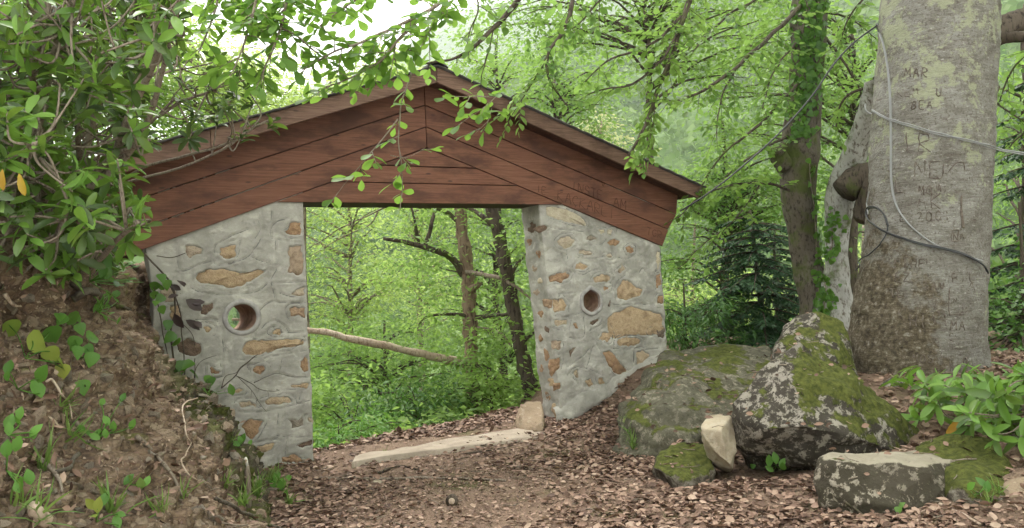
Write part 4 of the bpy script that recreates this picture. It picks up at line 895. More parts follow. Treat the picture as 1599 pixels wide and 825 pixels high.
def carve(text, px, py, size, ang=0.0, seed=0, w=.0075):
    ca, sa = math.cos(ang), math.sin(ang); x = 0
    for i, ch in enumerate(text):
        mb = MB(); n_ = 0
        for ln in strokes(ch, (px + x * size * ca, py + x * size * sa), (size * ca, size * sa), (size * sa, -size * ca), .45, seed + i):
            ln = np.array(ln); L = np.r_[0, np.cumsum(np.linalg.norm(np.diff(ln, axis=0), axis=1))]; t = np.linspace(0, L[-1], max(4, int(L[-1] / 2.5)))
            q = [on_trunk(np.interp(a, L, ln[:, 0]), np.interp(a, L, ln[:, 1]), -.0008) for a in t]
            q = [a for a in q if a is not None]
            if len(q) > 2:
                q = jitter_line(np.array(q), .007, seed, 14); tube(mb, q - TB, w * (.55 + .8 * np.abs(vnoise(q * 40, seed))), 5); n_ += 1
        if n_: mb.build("carved_letter", M["scar"], trunk)
        x += .62 + .28
for k, a in enumerate([("IR", 1408, 237, 30), ("NE", 1428, 277, 26), ("J", 1462, 280, 22), ("MOI", 1434, 304, 14), ("AK", 1432, 325, 24), ("200I", 1432, 347, 16), ("□", 1486, 377, 17), ("N", 1489, 375, 12), ("A", 1500, 375, 10), ("MA", 1484, 516, 15), ("MOS", 1424, 566, 14),
    ("96", 1462, 493, 9), ("SINAN", 1460, 473, 8), ("36", 1466, 560, 11), ("HI", 1484, 585, 22), ("♥", 1502, 574, 16), ("VA", 1502, 490, 11), ("K", 1404, 494, 10), ("A", 1458, 484, 10), ("EZ", 1398, 440, 14), ("IT", 1394, 420, 16), ("HEL", 1424, 418, 13), ("SAN", 1444, 452, 12), ("26", 1454, 543, 10), ("S", 1482, 532, 12),
    ("MAR", 1412, 120, 15), ("KEM", 1402, 152, 13), ("BEA", 1424, 170, 13), ("L", 1482, 490, 40), ("P", 1487, 442, 16), ("IL", 1500, 440, 16), ("E", 1406, 345, 12), ("F", 1436, 214, 15), ("HA", 1452, 300, 12), ("L", 1398, 300, 20), ("TE", 1390, 465, 14), ("S", 1382, 448, 10), ("H", 1420, 510, 18), ("III", 1436, 512, 20), ("A", 1512, 455, 16), ("U", 1462, 150, 12)]):
    carve(a[0], a[1], a[2], a[3], .05 * math.sin(k * 2.1), k, .005 if a[3] < 12 else .0072)
# the long healed scar with a hooked top
mb = MB(); q = np.array([on_trunk(x, y, -.004) for x, y in [(1476, 282), (1488, 260), (1503, 252), (1509, 268), (1503, 284), (1492, 290), (1491, 310)]]); tube(mb, jitter_line(spline(q, 30), .012, 4, 9) - TB, np.linspace(.004, .010, len(spline(q, 30))), 6)
q = np.array([on_trunk(x, y, -.006) for x, y in [(1502, 305), (1501, 325), (1503, 345), (1504, 356)]]); tube(mb, spline(q, 20) - TB, np.linspace(.008, .02, len(spline(q, 20))), 6); mb.build("bark_scar", M["scar"], trunk)
def limb_mesh(mb, px_pts, r0, r1, n=40, sides=10, seed=0, wob=.12, off=None):
    q = spline(PL(px_pts), n); q = jitter_line(q, .02, seed, 2.2); r = np.linspace(r0, r1, len(q)) * (1 + .08 * vnoise(q * 3, seed))
    tube(mb, q - (off if off is not None else 0), r, sides, True, wob, seed); return q
mb = MB(); limb_mesh(mb, [(1520, 70, 8.0), (1560, 48, 8.0), (1600, 30, 8.1), (1680, 15, 8.4)], .13, .10, 30, 12, 3, .1, TB); limb_mesh(mb, [(1535, 80, 8.05), (1570, 62, 7.9), (1610, 58, 7.7), (1680, 60, 7.5)], .06, .05, 30, 8, 5, .1, TB)
mb.build("limb", M["bark_dark"], great)

# ================================================================== CABLES ON THE TREE
g = G("grey cable"); M["cable"] = g.done(g.bsdf((.25, .25, .25), .45, .4)); g = G("black cable"); M["cable_black"] = g.done(g.bsdf((.025, .025, .027), .45, .5))
def tcable(px, off=.02, dflt=7.3, n=60):
    q = []
    for p in spline(np.array([[a, b, 0] for a, b in px], float), n):
        h = on_trunk(p[0], p[1], off); q.append(h if h is not None else P(p[0], p[1], dflt))
    q = np.array(q); q[1:-1] = (q[:-2] + q[1:-1] + q[2:]) / 3; q[1:-1] = (q[:-2] + q[1:-1] + q[2:]) / 3; return q
def mkcable(name, qs, r, mat, label, group=None):
    o0 = qs[0][0]; mb = MB()
    for q in qs: tube(mb, q - o0, r, 6)
    o = mb.build(name, mat); o.location = tuple(o0); return tag(o, label, "cable", group)
c1 = [(1370, 38), (1381, 62), (1390, 110), (1393.5, 170), (1394, 230), (1395, 285), (1400, 315), (1412, 340), (1432, 362), (1462, 384), (1496, 398), (1532, 408)]
q = tcable(c1); mkcable("cable", [q, q + np.array([-.012, 0, .008])], .0055, M["cable"], "grey cable running down the carved trunk from the wire fork near the top")
q = tcable([(1366, 174), (1376, 180), (1396, 190), (1430, 201), (1470, 213), (1510, 222), (1541, 231)], .03); q = np.vstack([q, PL([(1565, 236, 6.6), (1600, 242, 5.6), (1680, 256, 4.2)])])
mkcable("cable", [q, jitter_line(q + np.array([.0, -.01, .012]), .006, 3, 8)], .0055, M["cable"], "twisted pale cable crossing the carved trunk and running out to the right")
q = tcable([(1366, 174), (1360, 178), (1352, 172), (1351, 162)], .02, 7.6); mkcable("cable", [q], .008, M["cable"], "short pale wire loop hooked over the top of the sawn grey limb")
lp = [(1388, 352), (1384, 336), (1374, 325), (1362, 323), (1357, 332), (1361, 345), (1372, 354), (1386, 362), (1405, 370), (1432, 379), (1462, 386), (1500, 396), (1528, 412), (1535, 424)]
q = tcable(lp, .035, 7.45, 80); mkcable("cable", [q, q + np.array([.008, -.008, -.016])], .0075, M["cable_black"], "black cable looped and tied on the left of the carved trunk above the bend")
q = tcable([(1388, 350), (1388, 362), (1380, 378), (1366, 394), (1348, 406), (1342, 414), (1341, 424)], .03, 7.5); mkcable("cable", [q], .007, M["cable_black"], "black tail of cable hanging from the tied loop around the trunk foot side")
q = tcable([(1362, 300), (1358, 318), (1360, 335)], .03, 7.5); mkcable("cable", [q], .006, M["cable"], "thin grey wire end above the tied cable loop")
wq = spline(np.vstack([P(1062, 330, 8.3), P(1102, 305, 8.1), P(1150, 268, 8.0), P(1215, 210, 7.9), P(1268, 150, 7.8), P(1300, 103, 7.7), P(1332, 68, 7.6), P(1372, 38, 7.42)]), 60); mkcable("cable", [wq], .009, M["cable_black"], "black wire slung from the right eave of the roof up to the carved trunk")

# ================================================================== THE TWIN TRUNKS BEHIND
AY = 10.4
def px_trunk(edges_, Y, na_=64, n=140, amp=.02, seed=0):
    E_ = np.array(edges_, float); y_ = np.linspace(E_[0, 0], E_[-1, 0], n); a_, b_ = np.interp(y_, E_[:, 0], E_[:, 1]), np.interp(y_, E_[:, 0], E_[:, 2])
    for arr in (a_, b_): arr[:] = np.convolve(np.pad(arr, 3, 'edge'), np.ones(7) / 7, 'valid')
    Yv = np.broadcast_to(np.asarray(Y if not callable(Y) else [Y(k) for k in y_], float), y_.shape)
    c_ = np.array([P((p_ + q_) / 2, k, w) for p_, q_, k, w in zip(a_, b_, y_, Yv)]); r_ = np.array([np.linalg.norm(P(q_, k, w) - P(p_, k, w)) / 2 for p_, q_, k, w in zip(a_, b_, y_, Yv)])
    mb_ = MB(); th = np.arange(na_) * 2 * math.pi / na_
    v_ = c_[:, None, :] + r_[:, None, None] * np.stack([np.cos(th), np.sin(th), 0 * th], -1)[None]; v_ = v_.reshape(-1, 3); o_ = np.tile(np.stack([np.cos(th), np.sin(th), 0 * th], -1), (n, 1))
    v_ = v_ + o_ * (amp * fbm(v_ * np.array([4, 4, 2.0]), 4, seed) * np.repeat(np.minimum(r_ / .2, 1), na_))[:, None]
    return v_, grid_faces(n, na_, True)[:, ::-1].copy(), c_, r_
ivyt = empty("ivy_tree", tuple(P(1275, 525, AY)), "tall trunk wrapped in ivy with a broken stub on its left side", "tree"); IB = np.array(ivyt.location)
v_, f_, IC, IR = px_trunk([(-420, 1256, 1296), (0, 1238, 1291), (100, 1235, 1286), (200, 1226, 1281), (232, 1216, 1277), (262, 1216, 1274), (300, 1221, 1273), (350, 1228, 1275), (400, 1236, 1280), (460, 1250, 1298), (510, 1252, 1312), (545, 1240, 1330)], AY, 72, 170, .035, 5)
MB().add(v_ - IB, f_).build("trunk", M["bark_grey"], ivyt); IVYT = BVHTree.FromPolygons([tuple(a) for a in v_], [tuple(a) for a in f_.tolist()])
mb = MB(); q = np.array([P(1226, 262, AY - .1), P(1217, 246, AY - .15), P(1212, 233, AY - .2)]); tube(mb, spline(q, 8) - IB, [.12, .125, .13, .13, .13, .12, .11][:len(spline(q, 8))] if len(spline(q, 8)) <= 7 else .12, 12, True, .2, 3); mb.build("broken_stub", M["bark_grey"], ivyt)
leant = empty("leaning_tree", tuple(P(1310, 520, AY - .1)), "leaning grey trunk forked beside the ivy covered one, its top sawn against the beech", "tree"); LB = np.array(leant.location)
M["bark_lichen"] = bark_mat("pale lichened bark", (.30, .29, .265), (.43, .425, .395), (.12, .1, .08), (6, 6, 3), .6, .35)
v_, f_, c_, r_ = px_trunk([(128, 1352, 1384), (165, 1342, 1374), (200, 1330, 1366), (240, 1314, 1352), (280, 1296, 1342), (310, 1290, 1332), (350, 1290, 1327), (400, 1290, 1322), (450, 1284, 1326), (490, 1276, 1333), (545, 1265, 1345)], lambda y: AY - .35 - .9 * max(0, 300 - y) / 170, 56, 140, .03, 12)
LV, LFc = v_, f_
MB().add(v_ - LB, f_).build("trunk", M["bark_lichen"], leant)
mb = MB(); q = spline(PL([(1318, 300, 9.7), (1340, 278, 9.7), (1358, 280, 9.65), (1360, 305, 9.6), (1350, 335, 9.6), (1343, 346, 9.6)]), 30); tube(mb, q - LB, np.interp(np.linspace(0, 1, len(q)), [0, .3, .7, 1], [.17, .17, .15, .09]), 14, True, .15, 4); mb.build("sawn_limb", M["bark_dark"], leant)

# ================================================================== TREES AND SHRUBS
def spray(lf, c, rad, n, size, flat=.45, out=None, rng=RNG, droop=.25):
    """a layered clump of leaves round each centre"""
    c = np.atleast_2d(c); k = len(c); rad = np.broadcast_to(rad, (k,))
    o = rng.normal(size=(k, n, 3)) * np.array([1, 1, flat]) * rad[:, None, None] * .55
    tilt = rng.normal(size=(k, 1, 2)) * .25; o[:, :, 2] += (o[:, :, :2] * tilt).sum(-1)
    p = (c[:, None, :] + o).reshape(-1, 3)
    a = unit(o.reshape(-1, 3) * np.array([1, 1, .3]) + rng.normal(size=(k * n, 3)) * .25 * rad.mean()) + np.array([0, 0, -droop])
    nn = np.array([0, 0, 1.0]) + rng.normal(size=(k * n, 3)) * .38
    lf.add(p, a, nn, size * rng.uniform(.6, 1.25, k * n))
def tree(name, label, base, top, crowns, K, n, size, mat, bark, r0, crad=.7, seed=0, group=None, flat=.45, limbs=.5, droop=.25, extra=None, cat="tree", tpl=T_QUAD, fol="crown"):
    rng = np.random.default_rng(seed); base = np.array(base, float); top = np.array(top, float)
    e = empty(name, base, label, cat, group)
    H = np.linalg.norm(top - base); q = spline(jitter_line(np.linspace(0, 1, 9)[:, None] * (top - base) + base, .035 * H ** .5, seed, .6), 28)
    mb = MB(); tube(mb, q - base, np.linspace(r0, r0 * .28, len(q)) * (1 + .5 * np.exp(-np.arange(len(q)) / 1.2)), 10, True, .12, seed)
    mb.build("trunk" if cat == "tree" else "stem", M[bark], e)
    C = []
    tot = sum(c[1] * c[1] * c[2] for c in crowns)
    for c in crowns:
        k = max(3, int(K * c[1] * c[1] * c[2] / tot)); d = unit(rng.normal(size=(k, 3))) * (rng.uniform(.12, 1, (k, 1)) ** .5)
        C.append(np.array(c[0]) + d * np.array([c[1], c[1], c[2]]))
    C = np.concatenate(C); lb = MB()
    for i in np.where(rng.random(len(C)) < limbs)[0]:
        c = C[i]; h = np.clip((c[2] - base[2] - .25 * np.hypot(*(c[:2] - base[:2]))) / max(q[-1][2] - base[2], .1), .12, .97); s = q[int(h * (len(q) - 1))]
        mid = s * .5 + c * .5 + np.array([0, 0, .12 * np.linalg.norm(c - s)]); L = np.linalg.norm(c - s)
        tube(lb, jitter_line(spline(np.array([s, mid, c]), 9), .04 * L, seed + i, 1.2) - base, np.linspace(min(.30 * r0, .022 * L + .012), .006, 9 if len(spline(np.array([s, mid, c]), 9)) == 9 else len(spline(np.array([s, mid, c]), 9))), 5)
    if lb.n: o = lb.build("limbs", M[bark], e); o.name = "branches"
    lf = LF(); spray(lf, C, crad * rng.uniform(.6, 1.25, len(C)), n, size, flat, rng=rng, droop=droop)
    p, a, nn, s = lf.arr(); k_ = terr(p[:, 0], p[:, 1], False) < p[:, 2] - .02
    leaves(mb := MB(), tpl, p[k_] - base, a[k_], nn[k_], s[k_], rng.uniform(.75, 1.25, k_.sum())); o = mb.build(fol, M[mat], e)
    return e
def at(px, Y, dz=0.0):
    """point of the ground under column px at depth Y"""
    p = P(px, 460, Y); return np.array([p[0], Y, tz(p[0], Y) + dz])
def cr(px, py, Y, rx, rz): return (P(px, py, Y), rx, rz)

# --- seen through the opening
tree("woodland_tree", "bright yellow green tree seen through the left part of the gate opening", at(535, 21), P(545, 300, 21), [cr(545, 430, 21, 2.3, 2.6), cr(500, 330, 21.5, 1.8, 1.2)], 110, 75, .135, "bright", "bark", .13, .8, 1)
tree("woodland_tree", "tall pale green tree seen through the middle of the gate opening", at(650, 26), P(650, 250, 26), [cr(665, 400, 26, 2.2, 3.0), cr(640, 270, 26, 2.4, 1.6)], 100, 75, .15, "bright", "bark", .15, .9, 2)
tree("woodland_tree", "mid green tree behind the two bare trunks in the gate opening", at(775, 17), P(775, 250, 17), [cr(770, 420, 17, 1.9, 2.2), cr(800, 560, 15.5, 1.3, 1.1)], 95, 75, .115, "mid", "bark_dark", .11, .65, 3)
tree("woodland_tree", "low spreading green tree under the bleached dead branch in the opening", at(600, 15), P(600, 500, 15), [cr(585, 560, 15, 1.7, .8), cr(520, 585, 14, 1.0, .7), cr(660, 590, 14.5, 1.2, .6)], 90, 75, .1, "mid", "bark_dark", .07, .55, 4, flat=.32)
tree("woodland_shrub", "dark leafy shrub low behind the left pillar edge in the opening", at(540, 11), at(540, 11, .9), [cr(545, 648, 11, .9, .5), cr(505, 640, 11.5, .6, .6)], 40, 60, .11, "mid", "bark_dark", .03, .4, 5, cat="shrub", fol="foliage")
tree("woodland_shrub", "dark glossy shrub at the centre foot of the opening", at(640, 10.8), at(640, 10.8, .8), [cr(640, 640, 10.8, .75, .42)], 34, 55, .12, "dark", "bark_dark", .03, .36, 6, cat="shrub", fol="foliage", tpl=T_LANCE)
tree("woodland_shrub", "feathery green bush at the foot of the peeling trunk in the opening", at(760, 10.9), at(760, 10.9, .9), [cr(770, 590, 10.9, .75, .5), cr(735, 630, 10.7, .6, .25)], 46, 60, .085, "mid", "bark_dark", .03, .36, 7, cat="shrub", fol="foliage", flat=.3)
tree("woodland_shrub", "yellow green ferny bush just beyond the left end of the threshold", at(520, 8.6), at(520, 8.6, .35), [cr(520, 690, 8.5, .42, .16), cr(570, 668, 8.9, .4, .15)], 34, 50, .075, "herb", "bark_dark", .015, .22, 8, cat="shrub", fol="foliage", tpl=T_LANCE)
# --- beyond the left slope of the roof
tree("woodland_tree", "sunlit yellow green tree rising beyond the left slope of the roof", at(330, 15), P(330, 80, 15), [cr(330, 165, 15, 2.0, 1.2), cr(250, 110, 15.5, 1.6, 1.4), cr(410, 130, 15.5, 1.1, .9)], 190, 75, .105, "bright", "bark", .1, .6, 11)
tree("woodland_tree", "light green tree beyond the roof between the left leaves and the ridge", at(470, 19), P(470, 150, 19), [cr(465, 200, 19, 2.0, .9), cr(560, 165, 18, 1.8, .7), cr(620, 120, 18, 1.2, .8)], 130, 75, .12, "bright", "bark", .1, .7, 12)
tree("woodland_tree", "dim green tree deep behind the rhododendron at far left", at(90, 13), P(90, 60, 13), [cr(100, 170, 13, 2.6, 2.4), cr(-60, 120, 12, 2, 2), cr(215, 90, 13.5, 1.2, 1.4)], 190, 80, .12, "mid", "bark_dark", .1, .7, 13)
# --- beyond the ridge and the right slope
tree("woodland_tree", "slender light green tree rising just right of the roof ridge", at(770, 17), P(770, 60, 17), [cr(770, 175, 17, 1.6, 1.5), cr(730, 95, 17, 1.0, .9)], 85, 70, .1, "mid", "bark_dark", .09, .6, 14)
tree("woodland_tree", "dense green tree behind the middle of the right roof slope", at(865, 15), P(865, 120, 15), [cr(860, 205, 15, 1.4, 1.3), cr(900, 120, 15.5, 1.1, .8)], 80, 70, .095, "beech", "bark_dark", .09, .55, 15)
tree("flowering_tree", "tree with cream blossom behind the right roof slope", at(935, 24), P(935, 190, 24), [cr(930, 250, 24, 1.1, 1.6), cr(960, 300, 23.5, 1.0, .9)], 60, 60, .13, "cream", "bark", .12, .6, 16)
# --- right of the gateway
tree("woodland_tree", "layered light green beech between the right eave and the spruces", at(1130, 15), P(1130, 190, 15), [cr(1120, 320, 15, 1.5, .9), cr(1080, 400, 15, 1.0, .6), cr(1190, 290, 14.5, 1.3, 1.0)], 110, 75, .1, "beech", "bark_dark", .1, .6, 17, flat=.28)
tree("woodland_tree", "bright yellow green tree low behind the right pillar and spruces", at(1080, 20), P(1080, 350, 20), [cr(1080, 470, 20, 1.6, .9), cr(1180, 480, 19, 1.6, .8)], 70, 70, .125, "bright", "bark", .09, .7, 18)
tree("woodland_tree", "green beech filling the gap between the ivy trunk and the leaning trunk", at(1330, 14), P(1330, 40, 14), [cr(1325, 150, 14, 1.3, 1.4), cr(1320, 300, 15, 1.1, .9), cr(1200, 120, 13.5, 1.6, 1.2)], 120, 75, .1, "beech", "bark_dark", .1, .6, 19, flat=.3)
tree("woodland_tree", "pale green tree low behind the base of the leaning trunk", at(1345, 20), P(1345, 350, 20), [cr(1345, 450, 20, 1.3, 1.3)], 40, 70, .12, "bright", "bark", .09, .7, 20)
tree("woodland_tree", "light green tree at the right edge beyond the carved trunk", at(1600, 13), P(1600, 10, 13), [cr(1600, 150, 13, 1.2, 1.2), cr(1620, 330, 15, 1.4, 1.5)], 60, 75, .1, "beech", "bark_dark", .1, .6, 21, flat=.3)
tree("woodland_shrub", "glossy green shrub growing behind the right pillar edge", at(1065, 10.6), at(1065, 10.6, 1.0), [cr(1075, 505, 10.6, .7, .42), cr(1140, 530, 11, .5, .25)], 40, 50, .12, "dark", "bark_dark", .03, .35, 22, cat="shrub", fol="foliage", tpl=T_LANCE)

tree("woodland_tree", "tall beech whose crown fills the top of the picture left of the ivy trunk", at(1010, 12.5), P(1010, -60, 12.5), [cr(960, 10, 12.5, 1.9, .8), cr(1130, 40, 12.5, 1.5, .9), cr(830, 40, 13, 1.2, .7)], 95, 75, .1, "beech", "bark_dark", .09, .6, 23, flat=.3)
tree("woodland_shrub", "dark leafy shrub low behind the carved trunk at the right edge", at(1600, 9.6), at(1600, 9.6, 1.8), [cr(1590, 540, 9.6, 1.0, .7), cr(1570, 590, 9.0, .6, .4), cr(1650, 480, 9.8, 1, 1)], 70, 60, .1, "dark", "bark_dark", .04, .4, 24, cat="shrub", fol="foliage")
# --- the two bare trunks in the opening
def px_tree(name, label, trunk_px, mat, branches, seed, crowns=(), size=.09, K=30, n=45, fmat="mid", flat=.28):
    base = P(*trunk_px[-1][:3]); e = empty(name, base, label, "tree")
    q = spline(np.array([P(*t[:3]) for t in trunk_px]), 60); r = np.interp(np.linspace(0, 1, len(q)), np.linspace(0, 1, len(trunk_px)), [t[3] for t in trunk_px])
    mb = MB(); tube(mb, jitter_line(q, .02, seed, 2) - base, r, 16, True, .22, seed); mb.build("trunk", M[mat], e)
    tips = []
    for nm, bm_, pts_, r0, r1 in branches:
        b = MB(); q = jitter_line(spline(PL(pts_), 34), .018, seed + len(tips), 3); tube(b, q - base, np.linspace(r0, r1, len(q)), 8, True, .2, seed); o = b.build(nm, M[bm_], e)
        if nm != "dead_branch": tips += [q[i] for i in range(14, len(q), 4)]
    lf = LF(); rng = np.random.default_rng(seed)
    C = np.array(tips) if tips else np.zeros((0, 3))
    for c in crowns:
        d = unit(rng.normal(size=(K, 3))) * (rng.uniform(.1, 1, (K, 1)) ** .5); C = np.vstack([C, np.array(c[0]) + d * np.array([c[1], c[1], c[2]])])
    if len(C):
        spray(lf, C, .34, n // 2, size, flat, rng=rng); p, a, nn, s = lf.arr(); leaves(mb := MB(), T_QUAD, p - base, a, nn, s); mb.build("crown", M[fmat], e)
    return e
px_tree("peeling_tree", "straight trunk with peeling brown bark and a bleached dead branch in the opening", [(718, 230, 11.4, .085), (719, 330, 11.4, .09), (727, 400, 11.4, .092), (731, 450, 11.4, .108), (734, 520, 11.4, .10), (737, 580, 11.4, .105), (741, 662, 11.4, .14)], "bark_dead",
 [("dead_branch", "bark_pale", [(726, 568, 11.4), (690, 560, 11.1), (640, 548, 10.8), (580, 537, 10.4), (530, 526, 10.1), (505, 518, 10), (478, 514, 9.9)], .065, .035),
  ("branch", "bark_dark", [(724, 430, 11.4), (700, 400, 11.2), (672, 388, 11.0), (650, 382, 10.9), (625, 376, 10.8), (598, 371, 10.7)], .06, .022), ("branch", "bark_dark", [(664, 386, 11), (672, 360, 11), (678, 330, 11.1), (690, 290, 11.2)], .035, .018), ("branch", "bark_dark", [(655, 384, 11), (648, 350, 10.9), (640, 318, 10.9)], .03, .012),
  ("branch", "bark_dark", [(738, 494, 11.4), (700, 490, 11.2), (668, 494, 11.1), (655, 505, 11)], .03, .012), ("branch", "bark", [(727, 425, 11.3), (770, 432, 10.9), (800, 446, 10.7), (830, 468, 10.5)], .035, .014), ("branch", "bark_dark", [(738, 495, 11.4), (780, 492, 11.2), (810, 486, 11)], .035, .02),
  ("branch", "bark_dark", [(720, 350, 11.4), (690, 328, 11.3), (650, 322, 11.2)], .04, .02), ("branch", "bark", [(742, 512, 11.4), (778, 520, 11.2), (800, 540, 11)], .03, .012), ("stub", "bark_dead", [(733, 455, 11.35), (742, 448, 11.25), (748, 440, 11.2)], .07, .05)],
 31, [cr(640, 420, 11, 1.0, .35), cr(700, 520, 11.2, 1.0, .35)], .085, 26, 40)
px_tree("slanting_tree", "dark slanting trunk beside the right pillar inside the opening", [(762, 230, 10.8, .075), (768, 320, 10.8, .085), (778, 360, 10.8, .09), (790, 420, 10.8, .093), (803, 490, 10.8, .097), (815, 550, 10.8, .10), (832, 615, 10.8, .125), (838, 650, 10.8, .15)], "bark_dark",
 [("branch", "bark_dark", [(773, 352, 10.8), (745, 332, 10.9), (715, 322, 11)], .045, .02), ("branch", "bark_dark", [(795, 430, 10.8), (820, 400, 10.7), (850, 380, 10.6)], .03, .012), ("branch", "bark_dark", [(812, 540, 10.8), (828, 525, 10.7), (845, 515, 10.6)], .028, .014)],
 33, [cr(800, 380, 10.9, .7, .4), cr(790, 520, 11.2, .6, .4)], .085, 22, 40)

# --- spruces
def spruce(label, base, top, L0, nb, seed, sides=(0, 2 * math.pi), r0=.05, start=.1, dens=1.0, group=None):
    rng = np.random.default_rng(seed); base = np.array(base); top = np.array(top); e = empty("spruce", base, label, "tree", group)
    q = spline(jitter_line(np.linspace(0, 1, 6)[:, None] * (top - base) + base, .03, seed, .7), 24); mb = MB(); tube(mb, q - base, np.linspace(r0, r0 * .35, len(q)), 10, True, .1, seed); mb.build("trunk", M["bark_grey"], e)
    bb, lf = MB(), LF()
    for i in range(nb):
        f = start + (1 - start) * i / nb; s = q[int(f * (len(q) - 1))]; a = rng.uniform(*sides); L = L0 * (1.05 - .75 * f) * rng.uniform(.6, 1.15)
        d = np.array([math.cos(a), math.sin(a), 0]); w = np.array([-d[1], d[0], 0]); t = np.linspace(0, 1, 14)[:, None]
        br = s + d * L * t + np.array([0, 0, 1.0]) * L * (.10 * t - .38 * t ** 2 + .10 * t ** 4); tube(bb, br - base, np.linspace(.012 + .006 * L, .003, 14), 4)
        m = int(46 * L * dens)
        for k in range(m):
            u_ = rng.uniform(.12, 1); p = br[int(u_ * 13)]; sd = rng.choice([-1, 1]); l2 = (.10 + .34 * (1 - u_)) * L * rng.uniform(.5, 1.1) * .8
            dir2 = unit(d * .75 + w * sd * .8 + np.array([0, 0, -.25 - .25 * rng.random()])); nn = max(5, int(l2 / .028)); tt_ = np.linspace(0.05, 1, nn)[:, None]
            pp = p + dir2 * l2 * tt_ + np.array([0, 0, -.18]) * l2 * tt_ ** 2; sgn = np.where(np.arange(nn) % 2 == 0, 1, -1)[:, None]; lat = np.cross(dir2, [0, 0, 1.0])
            lf.add(pp, dir2 + lat * sgn * .75 + rng.normal(size=(nn, 3)) * .15 + np.array([0, 0, -.2]), np.array([0, 0, 1.0]) + rng.normal(size=(nn, 3)) * .3, rng.uniform(.06, .1, nn))
    o = bb.build("branches", M["bark_dark"], e); p, a, n, s = lf.arr(); leaves(mb := MB(), T_NEED, p - base, a, n, s, np.full(len(p), 2.0)); mb.build("needles", M["spruce"], e)
    return e
spruce("dark young spruce with the thicker stem between the right pillar and ivy trunk", P(1196, 552, 11.6), P(1172, 330, 11.6), 1.55, 62, 41, (math.radians(120), math.radians(330)), .055, .08, .8)
spruce("slimmer young spruce close left of the ivy covered trunk", P(1216, 548, 12.2), P(1208, 350, 12.2), 1.0, 40, 42, (0, 6.28), .045, .15, .7)
spruce("dark spruce with drooping boughs right of the carved trunk", P(1640, 640, 10.5), P(1645, 60, 10.5), 1.7, 70, 43, (math.radians(110), math.radians(290)), .1, .1, .55)

# --- ivy on the twin trunks
def ivy(label, bvh, spots, seed, n):
    rng = np.random.default_rng(seed); lf = LF(); mb = MB(); org = None
    for (path, w, cnt) in spots:
        pp = spline(np.array([[a, b, 0] for a, b in path], float), 30); stem = []
        for a, b, _ in pp:
            h, nn = hit(bvh, a, b)
            if h is not None: stem.append(h + facing(nn, h) * .012)
        if len(stem) > 5: tube(mb, jitter_line(np.array(stem), .01, seed, 6), .008, 5)
        for _ in range(cnt):
            t = pp[rng.integers(len(pp))]; h, nn = hit(bvh, t[0] + rng.normal() * w, t[1] + rng.normal() * 6)
            if h is None: continue
            nn = facing(nn, h); lf.add(h + nn * rng.uniform(.015, .07), np.array([0, 0, -1]) + rng.normal(size=3) * .55, nn + rng.normal(size=3) * .35, rng.uniform(.05, .1))
    p, a, nn, s = lf.arr(); org = p.mean(0); e = empty("ivy", org, label, "ivy"); mb.v = [v - org for v in mb.v]
    if mb.n: mb.build("stem", M["bark_twig"], e)
    leaves(m2 := MB(), T_HEART, p - org, a, nn, s); o = m2.build("foliage", M["ivy"], e); o["kind"] = "stuff"; return e
ivy("ivy climbing the front of the tall trunk from its base to the top", IVYT, [([(1262, 5), (1255, 60), (1262, 110), (1252, 160), (1248, 215)], 12, 420), ([(1262, 255), (1270, 330), (1276, 420), (1280, 500)], 3, 60), ([(1292, 505), (1288, 470), (1285, 440)], 8, 70), ([(1278, 0), (1270, 80)], 8, 120)], 51, 0)
LEANB = BVHTree.FromPolygons([tuple(a) for a in LV], [tuple(a) for a in LFc.tolist()])
ivy("ivy at the foot of the leaning grey trunk", LEANB, [([(1298, 330), (1300, 370), (1298, 400)], 8, 70), ([(1286, 430), (1290, 460), (1284, 500)], 8, 110)], 52, 0)

# --- twigs with leaves along given stems
def twiggy(lf, mb, stem, spacing, tlen, nleaf, size, seed, droop=.15, r=.004, t0=.15, whorl=False, flat=.35, upn=.35):
    rng = np.random.default_rng(seed); L = np.r_[0, np.cumsum(np.linalg.norm(np.diff(stem, axis=0), axis=1))]; T = unit(np.gradient(stem, axis=0)); side = 1
    for s in np.arange(t0 * L[-1], L[-1], spacing):
        side = -side; p = np.array([np.interp(s, L, stem[:, k]) for k in range(3)]); d = np.array([np.interp(s, L, T[:, k]) for k in range(3)])
        w = np.cross(d, [0, 0, 1.0]); w = w / max(np.linalg.norm(w), .05); l_ = tlen * rng.uniform(.45, 1.15) * (1 - .4 * s / L[-1])
        dr = unit(d * .55 + w * side * rng.uniform(.5, 1) + rng.normal(size=3) * flat + np.array([0, 0, -droop * .4])); t = np.linspace(0, 1, 6)[:, None]
        tw = p + dr * l_ * t + np.array([0, 0, -droop]) * l_ * t ** 2; tube(mb, tw, np.linspace(r, r * .4, 6), 4)
        m = max(3, int(nleaf * l_ / tlen + .5)); tt_ = np.linspace(.25, 1, m)
        lp_ = np.array([np.interp(tt_, t[:, 0], tw[:, k]) for k in range(3)]).T; sg = np.where(np.arange(m) % 2 == 0, 1, -1)[:, None]; lat = unit(np.cross(dr, [0, 0, 1.0]) + 1e-6)
        ax = dr * .6 + lat * sg * .8 + rng.normal(size=(m, 3)) * .25 + np.array([0, 0, -.2]); ax[-1] = dr + rng.normal(size=3) * .15
        lf.add(lp_, ax, np.array([0, 0, 1.0]) + rng.normal(size=(m, 3)) * upn, size * rng.uniform(.65, 1.2, m))
